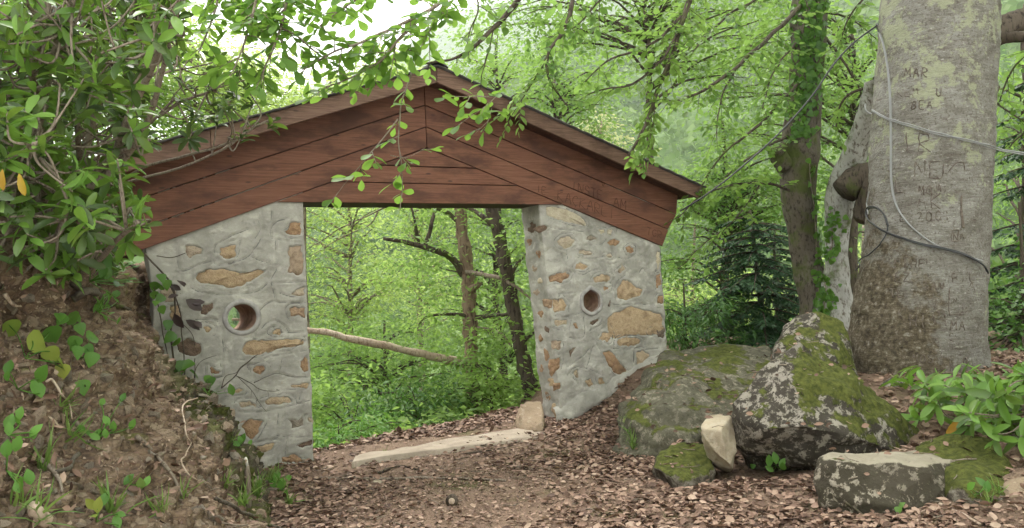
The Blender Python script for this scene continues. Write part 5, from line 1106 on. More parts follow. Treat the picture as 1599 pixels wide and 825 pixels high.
def bough(name, label, stems, spacing, tlen, nleaf, size, mats, tpl, limit, seed, bark="bark_twig", cat="branch", droop=.15, sub=True, **kw):
    org = P(*stems[0][0][0]); e = empty(name, org, label, cat); lf, mb, sm = LF(), MB(), MB()
    for i, (pp, r0, r1) in enumerate(stems):
        q = jitter_line(spline(PL(pp), 40), .012, seed + i, 4); tube(sm, q - org, np.linspace(r0, r1, len(q)), 7, True, .1, seed)
        twiggy(lf, mb, q, spacing, tlen, nleaf, size, seed + 7 * i, droop, **kw)
        if pp[0][1] < 0:       # the stem goes on above the picture to the limb that carries it
            d_ = unit(q[0] - q[3]) + np.array([0, 0, .25]); up_ = spline(np.array([q[0], q[0] + d_ * .8, q[0] + d_ * 1.4 + np.array([.3, .2, 1.2])]), 16); tube(sm, jitter_line(up_, .03, seed, 2) - org, np.linspace(r0, r0 * 1.5, len(up_)), 7); twiggy(lf, mb, up_, spacing * 2.2, tlen, nleaf, size, seed + 7 * i + 3, droop)
    mb.v = [v - org for v in mb.v]; sm.build("stem", M[bark], e); o = mb.build("twigs", M[bark], e); o["kind"] = "stuff"
    place_leaves(lf, tpl, [M[m] for m in mats], e, limit, seed=seed); return e
AL = ["alder"]
bough("leafy_branch", "branch of broad green leaves hanging into the sky above the left roof slope", [([(420, -80, 4.6), (400, 0, 4.5), (385, 50, 4.4), (365, 110, 4.35)], .012, .004), ([(470, -60, 4.6), (440, 30, 4.5), (428, 70, 4.4), (405, 125, 4.4)], .011, .004), ([(350, -60, 4.7), (330, 30, 4.6), (310, 80, 4.6)], .01, .004), ([(300, -60, 4.8), (380, 15, 4.7), (450, 50, 4.6), (505, 90, 4.6)], .01, .004)],
      .05, .26, 9, .098, AL, T_OBOV, 240, 101)
bough("leafy_branch", "broad leaved branch crossing the white sky left of the roof ridge", [([(760, -70, 5.0), (680, 10, 4.8), (600, 50, 4.7), (530, 80, 4.6), (470, 110, 4.6)], .014, .004), ([(650, 30, 4.8), (600, 90, 4.7), (560, 115, 4.7), (500, 140, 4.7)], .01, .003), ([(620, -60, 4.8), (560, -5, 4.7), (500, 40, 4.6)], .009, .003), ([(700, 0, 4.9), (660, 60, 4.9), (610, 100, 4.9)], .009, .003), ([(560, -60, 4.8), (500, -10, 4.7), (440, 10, 4.6), (400, 40, 4.6)], .009, .003)],
      .048, .28, 9, .098, AL, T_OBOV, 280, 102)
bough("hanging_twig", "thin twig with fresh green leaves hanging in front of the gable boards", [([(690, -30, 5.3), (668, 50, 5.2), (640, 120, 5.15), (624, 170, 5.1), (626, 240, 5.1), (629, 290, 5.1), (622, 330, 5.1)], .008, .0025), ([(623, 185, 5.1), (600, 215, 5.05), (575, 245, 5.0), (545, 280, 5.0), (520, 310, 4.95)], .005, .002), ([(610, 240, 5.05), (635, 245, 5.0), (662, 232, 5.0)], .003, .0015)],
      .12, .14, 5, .095, AL, T_OBOV, 150, 103, droop=.05, t0=.42)
bough("hanging_twig", "small leafy spray hanging over the boards right of the ridge", [([(792, 130, 5.2), (765, 160, 5.15), (735, 180, 5.1), (712, 200, 5.1)], .004, .0015), ([(780, 150, 5.2), (745, 150, 5.1), (705, 150, 5.1), (690, 155, 5.05)], .004, .0015), ([(770, 170, 5.2), (760, 190, 5.1), (740, 210, 5.1)], .003, .0015)],
      .095, .13, 5, .095, AL, T_OBOV, 110, 104, droop=.08, t0=.1)
bough("leafy_branch", "dark mossy branch with leaves running down to the roof ridge", [([(850, -60, 6.2), (800, 12, 6.0), (770, 45, 5.9), (735, 75, 5.85), (700, 95, 5.8), (660, 103, 5.8)], .026, .006), ([(770, 45, 5.9), (760, 90, 5.9), (752, 120, 5.9)], .006, .003), ([(730, -40, 6), (745, 10, 5.9), (735, 50, 5.9), (725, 90, 5.9)], .008, .003)],
      .11, .26, 6, .095, ["beech"], T_OVAL, 120, 105, "bark_dark")
bough("beech_bough", "beech bough with a forked dark stem above the right roof slope", [([(905, -60, 8.2), (892, 10, 8.0), (876, 55, 7.9), (856, 85, 7.9), (858, 125, 7.8), (886, 165, 7.8)], .028, .008), ([(856, 85, 7.9), (830, 130, 7.8), (800, 180, 7.7)], .012, .004), ([(990, -60, 8.6), (940, 0, 8.3), (900, 40, 8.2), (850, 60, 8.1)], .014, .004)],
      .06, .40, 10, .098, ["beech"], T_OVAL, 130, 106, "bark_dark")
bough("beech_bough", "long beech bough sweeping down to the right roof slope", [([(1092, -50, 8.6), (1072, 10, 8.5), (1058, 60, 8.4), (1040, 110, 8.3), (1022, 150, 8.3), (1008, 195, 8.2), (982, 243, 8.2)], .034, .014), ([(1070, 20, 8.5), (1030, 60, 8.4), (985, 82, 8.4), (945, 98, 8.3), (915, 128, 8.3)], .02, .006), ([(1060, 50, 8.4), (1030, 95, 8.3), (990, 130, 8.3), (950, 138, 8.2), (918, 148, 8.2)], .018, .006), ([(1022, 155, 8.3), (1020, 190, 8.25), (1010, 235, 8.25), (1005, 255, 8.2)], .008, .003)],
      .06, .40, 10, .098, ["beech"], T_OVAL, 150, 107, "bark_dark", t0=.02)
bough("beech_bough", "beech bough arching left from the ivy trunk over the hazy hillside", [([(1250, 10, 10.2), (1200, 60, 9.6), (1150, 105, 9.1), (1100, 140, 8.9), (1060, 155, 8.8), (1030, 160, 8.7)], .03, .01), ([(1240, -40, 10), (1180, 0, 9.5), (1130, 30, 9.2), (1080, 80, 9.0)], .022, .008), ([(1150, 105, 9.1), (1125, 160, 9), (1118, 220, 9)], .012, .005), ([(1248, 130, 10.2), (1190, 190, 9.7), (1130, 240, 9.4), (1090, 300, 9.3)], .022, .008), ([(1248, 60, 10.2), (1210, 110, 9.8), (1190, 170, 9.6)], .015, .005)],
      .07, .46, 10, .098, ["beech"], T_OVAL, 150, 108, "bark_dark", t0=.1)
bough("beech_bough", "beech bough with layered leaves left of the ivy trunk at mid height", [([(1240, 300, 10.3), (1190, 285, 9.9), (1140, 290, 9.6), (1090, 310, 9.4), (1060, 340, 9.3)], .02, .006), ([(1236, 210, 10.3), (1180, 240, 9.9), (1140, 270, 9.8), (1110, 300, 9.7)], .02, .006), ([(1190, 285, 9.9), (1150, 340, 9.8), (1100, 380, 9.8), (1060, 420, 9.9)], .012, .004)],
      .07, .46, 10, .098, ["beech"], T_OVAL, 120, 109, "bark_dark", t0=.12)
bough("beech_bough", "beech foliage between the ivy trunk and the carved trunk", [([(1290, 60, 10.4), (1320, 100, 10.2), (1345, 150, 10.2), (1355, 200, 10.3)], .02, .006), ([(1290, 20, 10.3), (1330, 30, 10), (1370, 60, 9.8)], .016, .005), ([(1368, -20, 9.5), (1330, 20, 9.6), (1305, 80, 9.8)], .016, .005), ([(1362, 135, 9.2), (1330, 145, 9.3), (1312, 165, 9.4), (1305, 200, 9.5)], .02, .008)],
      .07, .40, 10, .098, ["beech"], T_OVAL, 100, 110, "bark_dark")
bough("beech_bough", "leafy bough hanging at the right edge beyond the carved trunk", [([(1680, 20, 8.8), (1620, 70, 8.8), (1580, 110, 8.8), (1560, 160, 8.9)], .02, .006), ([(1700, 120, 8.6), (1640, 170, 8.7), (1590, 215, 8.8), (1560, 250, 8.9)], .014, .005), ([(1560, 135, 9.2), (1555, 155, 9.1), (1575, 175, 9), (1610, 195, 9)], .016, .008)],
      .07, .38, 10, .098, ["beech"], T_OVAL, 80, 111, "bark_dark")

bough("bare_branch", "two thin nearly bare branches slanting across the top left of the opening", [([(650, 312, 9.6), (600, 326, 9.5), (545, 350, 9.4), (482, 388, 9.3)], .012, .004), ([(590, 330, 9.5), (572, 354, 9.4), (520, 378, 9.3), (482, 402, 9.2)], .010, .004)],
      .3, .3, 6, .085, ["mid"], T_OVAL, 60, 112, "bark", t0=.2)
e = empty("pale_twig", gfront(383, 500, 1.1), "bleached forked twig showing through the pipe hole of the left pillar", "twig"); o0 = np.array(e.location)
for pp in ([(376, 474), (380, 484), (385, 494), (384, 503), (392, 512)], [(362, 499), (372, 499), (384, 503)]):
    q = jitter_line(spline(np.array([gfront(a, b, 1.1) for a, b in pp]), 14), .006, 2, 9); tube(mb := MB(), q - o0, .014, 6); mb.build("stem", M["bark_pale"], e)
# --- rhododendrons
def rhododendron(label, root, tips, nmain, size, limit, seed, young=.2, yellow=.02, mats=("rhodo", "rhodo", "rhodo_old", "rhodo_young"), r0=.03):
    rng = np.random.default_rng(seed); root = np.array(root); e = empty("rhododendron", root, label, "shrub"); tips = np.array(tips)
    cen = tips[rng.choice(len(tips), nmain, replace=False)]; mb = MB()
    mains = []
    for c in cen:
        mid = root * .45 + c * .55 + rng.normal(size=3) * .12; st = root + rng.normal(size=3) * np.array([.35, .45, .03]); q = jitter_line(spline(np.array([st, mid, c]), 16), .05, seed + len(mains), 2); mains.append(q)
        tube(mb, q - root, np.linspace(r0, .008, len(q)), 7, True, .1, seed)
    allm = np.concatenate([q[5:] for q in mains])
    mb2, lf = MB(), LF(); pos = []
    for t in tips:
        dd = np.linalg.norm(allm - t, axis=1); j = np.argsort(dd)[min(len(dd) - 1, int(rng.integers(1, 5)))]; s = allm[j]; d = unit(t - s + np.array([0, 0, .15]) + rng.normal(size=3) * .1); L = np.linalg.norm(t - s)
        if L > .42: s = t - (t - s) * .42 / L; L = .42
        mid = (s + t) / 2 + np.array([0, 0, -.08 * L]) + rng.normal(size=3) * .04; q = spline(np.array([s, mid, t]), 10); tube(mb2, q - root, np.linspace(.0065, .0035, len(q)), 5)
        ax = unit(unit(q[-1] - q[-3]) + np.array([0, 0, .55]) + rng.normal(size=3) * .2); w1 = unit(np.cross(ax, [.3, 1, .2])); w2 = np.cross(ax, w1); m = int(rng.integers(6, 10)); ph = rng.uniform(0, 6.28)
        for k in range(m):
            a = ph + k * 2.4; el = rng.uniform(-.15, .55) if k < m - 2 else rng.uniform(.6, 1.3); o = (w1 * math.cos(a) + w2 * math.sin(a)) * math.cos(el) + ax * math.sin(el)
            lf.add(t - ax * .012 * k * size / .14, o, ax * .9 + o * -.25 + np.array([0, 0, .35]) + rng.normal(size=3) * .15, size * rng.uniform(.65, 1.15))
    mb.build("stem", M["bark_twig"], e); o = mb2.build("twigs", M["bark_twig"], e); o["kind"] = "stuff"
    place_leaves(lf, T_RHOD, [M[m] for m in mats], e, limit, seed=seed); return e, lf
def tips_in(n, fn, seed, Y0, Y1, zmin=None):
    rng = np.random.default_rng(seed); out = []
    while len(out) < n:
        px, py, Y = rng.uniform(-160, 440), rng.uniform(-60, 450), rng.uniform(Y0, Y1)
        if fn(px, py, rng): out.append(P(px, py, Y))
    return out
def reg(px, py, rng):
    e_ = np.interp(py, [-60, 0, 100, 180, 240, 300, 350, 400, 430], [290, 275, 245, 225, 205, 200, 205, 185, 120])
    return px < e_ + rng.normal() * 18
low = tips_in(820, reg, 3, 2.8, 5.0)
rhododendron("big dark rhododendron hanging over the earth bank at left", (-2.75, 4.3, 1.75), low, 40, .108, 300, 61, mats=("rhodo", "rhodo_young", "rhodo", "rhodo_old", "rhodo_young"))
up = []
rng = np.random.default_rng(8)
for pth in ([(190, 60, 4.6), (250, 110, 4.6), (310, 140, 4.6), (370, 190, 4.6), (395, 215, 4.6)], [(200, 170, 4.7), (260, 190, 4.7), (320, 165, 4.7), (345, 180, 4.6)], [(170, 20, 4.6), (260, 40, 4.6), (330, 90, 4.6), (350, 120, 4.6)], [(160, 0, 4.6), (220, 30, 4.6), (280, 60, 4.7)]):
    q = spline(PL(pth), 12)
    for a in q[3:]: up.append(a + rng.normal(size=3) * np.array([.10, .25, .07]))
rhododendron("upper rhododendron limbs with olive leaves reaching over the left end of the roof", (-3.2, 5.3, 2.2), up, 8, .10, 160, 62, mats=("rhodo_old", "rhodo", "rhodo_old"), r0=.008)
rt = []
while len(rt) < 150:
    x, y = rng.uniform(2.5, 5.4), rng.uniform(4.9, 7.0); z = tz(x, y) + rng.uniform(.08, .8); d_ = np.array([x, y, z]) - CAM; w_ = d_ @ _fw; px, py = 799.5 + F * (d_ @ RIGHT) / w_, 412.5 - F * (d_ @ UP) / w_
    if py > np.interp(px, [1425, 1470, 1520, 1560, 1600, 1680], [622, 648, 670, 688, 710, 725]) or py < np.interp(px, [1415, 1450, 1500, 1680], [600, 588, 580, 572]) or px < 1440: continue
    rt.append(np.array([x, y, z]))
rt += [P(1412, 590, 6.5), P(1425, 635, 6.2), P(1428, 652, 6.0), P(1400, 584, 6.7), P(1440, 600, 6.4), P(1460, 640, 5.9)]
rhododendron("low bright green rhododendron at the foot of the carved trunk", (4.0, 6.5, .35), rt, 10, .175, 300, 63, mats=("rhodo_young", "rhodo", "rhodo_young"), r0=.02)

# --- far wood on the other side of the valley
rng = np.random.default_rng(5); mb = MB()
for N, ra, rb, m, sc, az_w in ((900, 26, 220, 90, 1.0, 50), (13500, 200, 2200, 40, 2.2, 46)):
    az_ = np.radians(rng.uniform(-az_w, az_w, N)); r_ = ra + (rb - ra) * rng.random(N) ** (1.1 if ra < 100 else .62); x_, y_ = r_ * np.sin(az_), r_ * np.cos(az_)
    c_ = np.stack([x_, y_, terr(x_, y_, False)], -1); k = c_[:, 2] > -11.9; c_ = c_[k]; n = len(c_); cs = sc * rng.uniform(2.2, 4.6, n) * np.clip(r_[k] / 90, .5, 1.25)
    d = unit(rng.normal(size=(n, m, 3))); d[:, :, 2] = np.abs(d[:, :, 2]) - .25; lump = 1 + .28 * vnoise((d * 2.2 + np.arange(n)[:, None, None] * 7.7).reshape(-1, 3), 4).reshape(n, m)
    p = c_[:, None, :] + d * (cs[:, None] * lump)[:, :, None] * np.array([1, 1, 1.25]) + np.array([0, 0, 1.0]) * cs[:, None, None] * .7
    ax = unit(np.cross(d.reshape(-1, 3), rng.normal(size=(n * m, 3))) + np.array([0, 0, -.4])); nn = d.reshape(-1, 3) + rng.normal(size=(n * m, 3)) * .5
    leaves(mb, T_QUAD, p.reshape(-1, 3), ax, nn, np.repeat(cs, m) * rng.uniform(.25, .5, n * m) * (1 if ra < 100 else .95), np.full(n * m, 1.5))
g = G("far wood"); r1 = g.noise(g.pos(), .012, 6); r2 = g.rnd(); c = g.mix(g.ramp(r1, [(.4, 0.0), (.6, 1.0)]), g.ramp(r2, [(0, (.07, .13, .04)), (1, (.13, .205, .06))]), g.ramp(r2, [(0, (.15, .23, .07)), (1, (.24, .32, .11))]))
tr = g.n("ShaderNodeBsdfTranslucent", Color=g.mix(.5, c, (.2, .36, .06))).outputs[0]; M["far"] = g.done(g.n("ShaderNodeMixShader", i0=.3, i1=g.bsdf(c, .7, .2), i2=tr).outputs[0])
o = mb.build("far_wood", M["far"]); tag(o, "hazy wooded mountainside across the valley", "woodland", kind="stuff")
# --- leafy ground cover on the slope behind
lf = LF(); N = 26000; Y_ = rng.uniform(8, 24, N); X_ = (rng.uniform(-.36, .40, N)) * Y_; u_, v2 = guv(X_, Y_); e_ = np.interp(u_, [-3, 0, 2.3, 3.6, 6, 9], [.3, .25, 1.0, 1.3, 2.6, 4.0]); k = (v2 > e_ + .12 + .25 * rng.random(N))
X_, Y_ = X_[k], Y_[k]; Z_ = terr(X_, Y_) + rng.random(k.sum()) ** 2 * np.clip((v2[k] - e_[k]) * .5, .05, .55); a = rng.normal(size=(k.sum(), 3)) * np.array([1, 1, .3])
leaves(mb := MB(), T_QUAD, np.stack([X_, Y_, Z_], -1), a, np.array([0, 0, 1.0]) + rng.normal(size=(k.sum(), 3)) * .4, rng.uniform(.07, .15, k.sum())); tag(mb.build("undergrowth", M["mid"]), "leafy undergrowth covering the slope behind the gateway", "undergrowth", kind="stuff")

# --- crowns above the frame: they shade the foreground as the wood does
rng = np.random.default_rng(77)
topc = ctr[0]; LBm = MB(); C = []
for i in range(11):
    a = i * 2.4; r = rng.uniform(3.2, 6.2); c = np.array([topc[0] + r * math.cos(a) - .8, topc[1] + r * math.sin(a) - 2.0, rng.uniform(8.4, 11.5)])
    s_ = topc - np.array([0, 0, rng.uniform(0, 1.2)]); q = jitter_line(spline(np.array([s_, s_ * .5 + c * .5 + np.array([0, 0, .9]), c]), 16), .15, i, .8); tube(LBm, q - TB, np.linspace(.2, .05, len(q)), 8)
    C += [q[int(rng.integers(7, len(q)))] + rng.normal(size=3) * np.array([1.0, 1.0, .4]) for _ in range(22)]
LBm.build("branches", M["bark_grey"], great)
C = np.array(C); C = C[C[:, 2] > 6.6 + .42 * np.maximum(C[:, 1] - 8, 0)]
lf = LF(); spray(lf, C, 1.15, 60, .2, .35, rng=rng); p, a, nn, s = lf.arr(); leaves(mb := MB(), T_QUAD, p - TB, a, nn, s); mb.build("crown", M["beech"], great)

# --- the wood behind and beside the viewer, which closes off the low sky
rng = np.random.default_rng(99); C = []
for a in np.arange(75, 300, 9):
    r = rng.uniform(7.5, 13); az_ = math.radians(a); c = np.array([r * math.sin(az_), r * math.cos(az_), 0])
    for _ in range(26): C.append(c + np.array([rng.normal() * 1.6, rng.normal() * 1.6, rng.uniform(1.0, 9.0)]))
C = np.array(C); C = C[~((np.abs(C[:, 0]) < .75 * C[:, 1] + 1.5) & (C[:, 1] > 0))]
lf = LF(); spray(lf, C, 1.25, 42, .24, .5, rng=rng); p, a, nn, s = lf.arr(); leaves(mb := MB(), T_QUAD, p, a, nn, s); tag(mb.build("surrounding_wood", M["mid"]), "dense leafy wood standing round the clearing behind the viewer", "woodland", kind="stuff")

# ================================================================== SMALL THINGS
SOLID = [GROUND, BANK]
ALLV = [(bank_v, bank_f)] + ROCKS
def surf_bvh():
    vs, fs, n = [], [], 0
    for v, f in [(np.stack([gx, gy, gz], -1)[:nr_ * len(az)], grid_faces(nr_, len(az))), (bank_v, bank_f)] + ROCKS:
        vs += [tuple(a) for a in v]; fs += [tuple(a) for a in (f + n).tolist()]; n += len(v)
    return BVHTree.FromPolygons(vs, fs)
SURF = surf_bvh()
LAST = [0]; ROCK0 = len(grid_faces(nr_, len(az))) + len(bank_f)
def drop(x, y, z=6.0):
    h = SURF.ray_cast(Vector((x, y, z)), Vector((0, 0, -1))); LAST[0] = h[2] or 0; return (None, None) if h[0] is None else (np.array(h[0]), np.array(h[1]))
def see(px, py):
    h, n = hit(SURF, px, py)
    return (None, None) if h is None else (h, facing(n, h))

# --- dry leaves on the ground
rng = np.random.default_rng(24); lf = LF(); big = []
cnt = 0
while cnt < 30000:
    Y = 2.6 + 6.6 * rng.random() ** .8; X = rng.uniform(-.5, .74) * Y; u, v = guv(X, Y)
    if v > 1.6: continue
    d = toe_dist(X, Y) if Y < 8.5 else u - 2.5
    w = .42 + .5 * sstep(-1.7, -.2, d) * sstep(1.6, .2, d) + .25 * sstep(-.4, -1.4, X) * (Y < 6.5)
    if v > .5: w = .8
    if -.38 < v < .38 and .1 < u < 2.5: w *= .16
    if d > .8: w *= .75
    if d < -.6: w *= .75
    w *= .5 + .65 * float(vnoise(np.array([[X * 1.9, Y * 1.9, 0]]), 5)[0] > -.25)
    if rng.random() > w: continue
    h, n = drop(X, Y, 2.2 if d > 0 else 1.2)
    cnt += 1
    if h is not None and X > 0 and rng.random() < .95 and LAST[0] >= ROCK0: continue
    if h is None or n[2] < .45: continue
    if ROCK0 - len(bank_f) <= LAST[0] < ROCK0 and rng.random() < .9: continue
    t = rng.normal(size=3) * .55
    lf.add(h + n * rng.uniform(.003, .03), np.array([rng.normal(), rng.normal(), .12 * rng.normal()]), n + t * np.array([1, 1, .2]), rng.uniform(.028, .074) * (.75 if d < -1.2 and v > -3 and X > -1.2 else 1))
for _ in range(2600):      # the strip beyond the threshold
    u, v = rng.uniform(-.1, 2.9), rng.uniform(.3, 1.5); q = gw(u, v, 0); h, n = drop(q[0], q[1], 1.2)
    if h is not None and n[2] > .4: lf.add(h + n * rng.uniform(.003, .03), np.array([rng.normal(), rng.normal(), .1 * rng.normal()]), n + rng.normal(size=3) * .5, rng.uniform(.035, .085))
p, a, n, s = lf.arr(); leaves(mb := MB(), T_DRY, p, a, n, s, rng.uniform(.7, 1.5, len(p))); tag(mb.build("leaf_litter", M["dry"]), "dry brown leaves covering the path and the foot of the rocks", "fallen leaves", kind="stuff")
# crumbs of leaf, bark and twig between them
lf = LF(); N = 15000; Y_ = 2.6 + 6.4 * rng.random(N) ** .8; X_ = rng.uniform(-.45, .72, N) * Y_; u_, v_2 = guv(X_, Y_); k = (v_2 < 1.3) & ((np.abs(v_2) > .36) | (rng.random(N) < .12)) & (np.array([toe_dist(a, b) for a, b in zip(X_, Y_)]) < 1.2); X_, Y_ = X_[k], Y_[k]
Z_ = terr(X_, Y_) + .006; leaves(mb := MB(), T_DRY, np.stack([X_, Y_, Z_], -1), np.c_[rng.normal(size=(len(X_), 2)), np.zeros(len(X_))], np.array([0, 0, 1.]) + rng.normal(size=(len(X_), 3)) * .35, rng.uniform(.012, .034, len(X_)), rng.uniform(.6, 1.6, len(X_)))
tag(mb.build("leaf_crumbs", M["dry"]), "broken bits of leaf and bark strewn over the path", "debris", kind="stuff")
mb = MB()
for _ in range(520):
    Y = 2.6 + 6.2 * rng.random(); X = rng.uniform(-.4, .66) * Y; u, v = guv(X, Y)
    if v > 1.2 or (-.3 < v < .35 and rng.random() < .7): continue
    h, n = drop(X, Y, 2.0)
    if h is None or toe_dist(X, Y) > 1: continue
    a = rng.uniform(0, 6.28); L = rng.uniform(.04, .2); d = np.array([math.cos(a), math.sin(a), 0]); q = np.array([h + d * L * t + np.array([0, 0, .012]) for t in (-.5, 0, .5)]); q[1] += rng.normal(size=3) * .008
    tube(mb, q, rng.uniform(.002, .005), 4)
tag(mb.build("twig_litter", M["bark_twig"]), "small broken twigs lying among the dry leaves", "twigs", kind="stuff")
def stick(label, px, r0, r1, mat="bark_twig", lift=.012, seed=0, name="stick"):
    q = []
    for a, b in px:
        h, n = see(a, b); q.append(h + np.array([0, 0, lift]) if h is not None else P(a, b, 6))
    q = jitter_line(spline(np.array(q), 30), .006, seed, 7); o0 = q[0]; mb = MB(); tube(mb, q - o0, np.linspace(r0, r1, len(q)), 7, True, .2, seed); o = mb.build(name, M[mat]); o.location = tuple(o0); return tag(o, label, "stick")
stick("long grey stick lying across the path below the threshold", [(500, 749), (580, 750), (680, 748), (790, 752)], .017, .009, seed=1)
stick("short crooked twig on the path near the centre of the threshold", [(590, 741), (628, 730), (660, 738)], .012, .006, "bark_dark", seed=2)
stick("thin twig on the path below the right half of the threshold", [(720, 712), (770, 705), (805, 698)], .009, .004, "bark_dark", seed=3)
stick("dark stick lying on soil before the flat topped step stone", [(1318, 786), (1345, 806), (1372, 824)], .009, .006, "bark_dark", seed=4)
stick("pale root like stick on bare soil right of the step stone", [(1468, 790), (1500, 805), (1532, 822)], .011, .008, "bark_pale", seed=5)
# sawn stub with a pale end, lying on the path
h, n = see(706, 790); e = empty("wood_stub", h, "small round stub of wood with a pale sawn end on the path", "wood stub"); mb = MB(); q = np.array([(.0, .09, .02), (.0, .05, .032), (0, 0, .036), (0, -.02, .037)]); tube(mb, q, [.03, .036, .038, .035], 14, True, .2, 4); mb.build("bark", M["bark_dark"], e); mb = MB(); tube(mb, np.array([(0, -.0205, .037), (0, -.024, .037)]), [.024, .018], 12); mb.build("sawn_end", M["bark_pale"], e)

# --- stones in the cut bank: angular, pressed into the earth
SM = [stone_mat("bank stone", (.33, .25, .175), (.41, .32, .24), (.15, .1, .07)), stone_mat("grey bank stone", (.26, .215, .165), (.34, .29, .235), (.11, .085, .065))]
def chunk(seed, flat=.55):
    r_ = np.random.default_rng(seed); bm = bmesh.new()
    for q in unit(r_.normal(size=(13, 3))) * np.array([1, .8, flat]) * r_.uniform(.8, 1.15, (13, 1)): bm.verts.new(tuple(q))
    bmesh.ops.convex_hull(bm, input=bm.verts); bmesh.ops.delete(bm, geom=[v for v in bm.verts if not v.link_faces], context='VERTS'); bmesh.ops.triangulate(bm, faces=bm.faces)
    me = bpy.data.meshes.new("stone"); bm.to_mesh(me); bm.free(); me.materials.append(SM[seed % 2]); return me
CH = [chunk(i, .4 + .05 * i) for i in range(8)]
rng = np.random.default_rng(33); n_st = 0
def bank_place(me, h, n, s, sink=.0, name="stone", par=None, tilt=.35):
    z = unit(n + rng.normal(size=3) * tilt); x = unit(np.cross(rng.normal(size=3), z)); y = np.cross(z, x); h = h - n * s * sink * .5
    return link(name, me, par, Matrix(((x[0] * s, y[0] * s, z[0] * s, h[0]), (x[1] * s, y[1] * s, z[1] * s, h[1]), (x[2] * s, y[2] * s, z[2] * s, h[2]), (0, 0, 0, 1))))
while n_st < 280:
    px, py = rng.uniform(0, 430), rng.uniform(440, 825)
    h, n = hit(BANK, px, py)
    if h is None: continue
    n = facing(n, h); dist = np.linalg.norm(h - CAM)
    dens = .35 + .9 * math.exp(-((px - 230) / 80) ** 2 - ((py - 590) / 70) ** 2) + .3 * (py > 600)
    if rng.random() > dens or h[2] > 1.62: continue
    bank_place(CH[int(rng.integers(8))], h, n, dist * float(np.exp(rng.normal(1.85, .45))) / 1210 * 1.0, par=bank); n_st += 1
for px, py, sz in ((62, 630, 26), (60, 660, 22), (110, 745, 26), (180, 566, 15), (150, 560, 14), (105, 535, 12), (190, 560, 12), (160, 625, 12), (30, 570, 16), (300, 715, 18), (250, 640, 9), (212, 605, 10), (140, 590, 13), (330, 690, 15), (120, 690, 13), (80, 690, 12)):
    h, n = hit(BANK, px, py)
    if h is not None: bank_place(CH[(px + py) % 8], h, facing(n, h), np.linalg.norm(h - CAM) * sz / 1210, .5, par=bank, tilt=.15)
mb = MB(); tv0, tf0 = [], []
cv = [np.array([v.co[:] for v in m.vertices]) for m in CH]; cf = [np.array([p_.vertices[:] for p_ in m.polygons]) for m in CH]
for _ in range(2200):
    px, py = rng.uniform(0, 440), rng.uniform(430, 825); h, n = hit(BANK, px, py)
    if h is None or h[2] > 1.75: continue
    i = int(rng.integers(8)); R = unit(rng.normal(size=(3, 3))); s = np.linalg.norm(h - CAM) * float(np.exp(rng.normal(.75, .45))) / 1210; mb.add(cv[i] @ R * s + h, cf[i])
tag(mb.build("gravel", SM[0], None, False), "crumbled gravel sticking to the cut earth bank", "gravel", kind="stuff")
# dry leaves caught on the bank
lf = LF()
for _ in range(480):
    px, py = rng.uniform(0, 470), rng.uniform(450, 825); h, n = hit(BANK, px, py)
    if h is None or h[2] > 1.7: continue
    n = facing(n, h); lf.add(h + n * .012, rng.normal(size=3), n + np.array([0, 0, .6]) + rng.normal(size=3) * .5, rng.uniform(.02, .055))
p, a, n, s = lf.arr(); leaves(mb := MB(), T_DRY, p, a, n, s, rng.uniform(.4, 1.1, len(p))); tag(mb.build("bank_litter", M["dry"]), "dry leaves and bark caught on the cut bank", "fallen leaves", kind="stuff")
# grass on the bank and its toe
lf = LF()
def tuft(h, n, k, L):
    for _ in range(k):
        d = np.array([0, 0, 1.0]) + n * .5 + rng.normal(size=3) * .5; lf.add(h + rng.normal(size=3) * .012, d, np.cross(d, rng.normal(size=3)), L * rng.uniform(.5, 1.2))
for px, py, k, L in ((440, 770, 40, .14), (420, 760, 40, .16), (400, 775, 40, .15), (432, 745, 24, .12), (380, 790, 26, .14), (350, 760, 20, .12), (450, 790, 22, .12), (95, 640, 14, .1), (70, 735, 16, .12), (110, 680, 14, .12), (175, 800, 18, .13), (60, 810, 16, .12), (30, 790, 12, .12), (360, 690, 12, .1), (250, 800, 16, .1), (285, 780, 14, .1),
                    (990, 700, 26, .14), (985, 680, 20, .12), (975, 660, 10, .08), (1545, 790, 14, .1), (1560, 770, 10, .1), (600, 705, 10, .05), (690, 690, 8, .05)):
    h, n = see(px, py)
    if h is not None: tuft(h, n, k, L)
p, a, n, s = lf.arr(); leaves(mb := MB(), T_BLADE, p, a, n, s); tag(mb.build("grass", M["grass"]), "thin tufts of grass on the earth bank and beside the rocks", "grass", kind="stuff")

# --- seedlings and small plants: each a thing
def plant(name, label, px, py, spots, size, mats, tpl=T_HEART, group=None, stem=True, cat="plant", seed=0, face=.8, lift=.05):
    """leaves at pixel spots around a foot, held off the surface on thin stalks"""
    r_ = np.random.default_rng(seed); h, n = see(px, py)
    if h is None: return None
    e = empty(name, h, label, cat, group); mb = MB()
    for k, (a, b, sz) in enumerate(spots):
        hh, nn = see(a, b)
        if hh is None: hh, nn = h, n
        t = hh + nn * lift * r_.uniform(.6, 1.4); dist = np.linalg.norm(t - CAM); s = sz / 1210 * dist; q = spline(np.array([h, (h + t) / 2 + nn * .02, t]), 8); tube(mb, q - h, .0022, 4)
        tc = unit(CAM - t); ax = unit(np.array([0, 0, -.75]) + r_.normal(size=3) * .35 + unit(t - h) * .6) if tpl is T_HEART else unit(t - h + np.array([0, 0, .35]) + r_.normal(size=3) * .15)
        link("leaf", MB().add(tpl[0], tpl[1]).mesh("leaf", M[mats[k % len(mats)]]), e, leaf_matrix(t - h - ax * s * .25, ax, tc * face + np.array([0, 0, .5]) + r_.normal(size=3) * .2, s))
    if mb.n: mb.build("stalk", M["bark_twig"] if not stem else M["herb"], e)
    return e
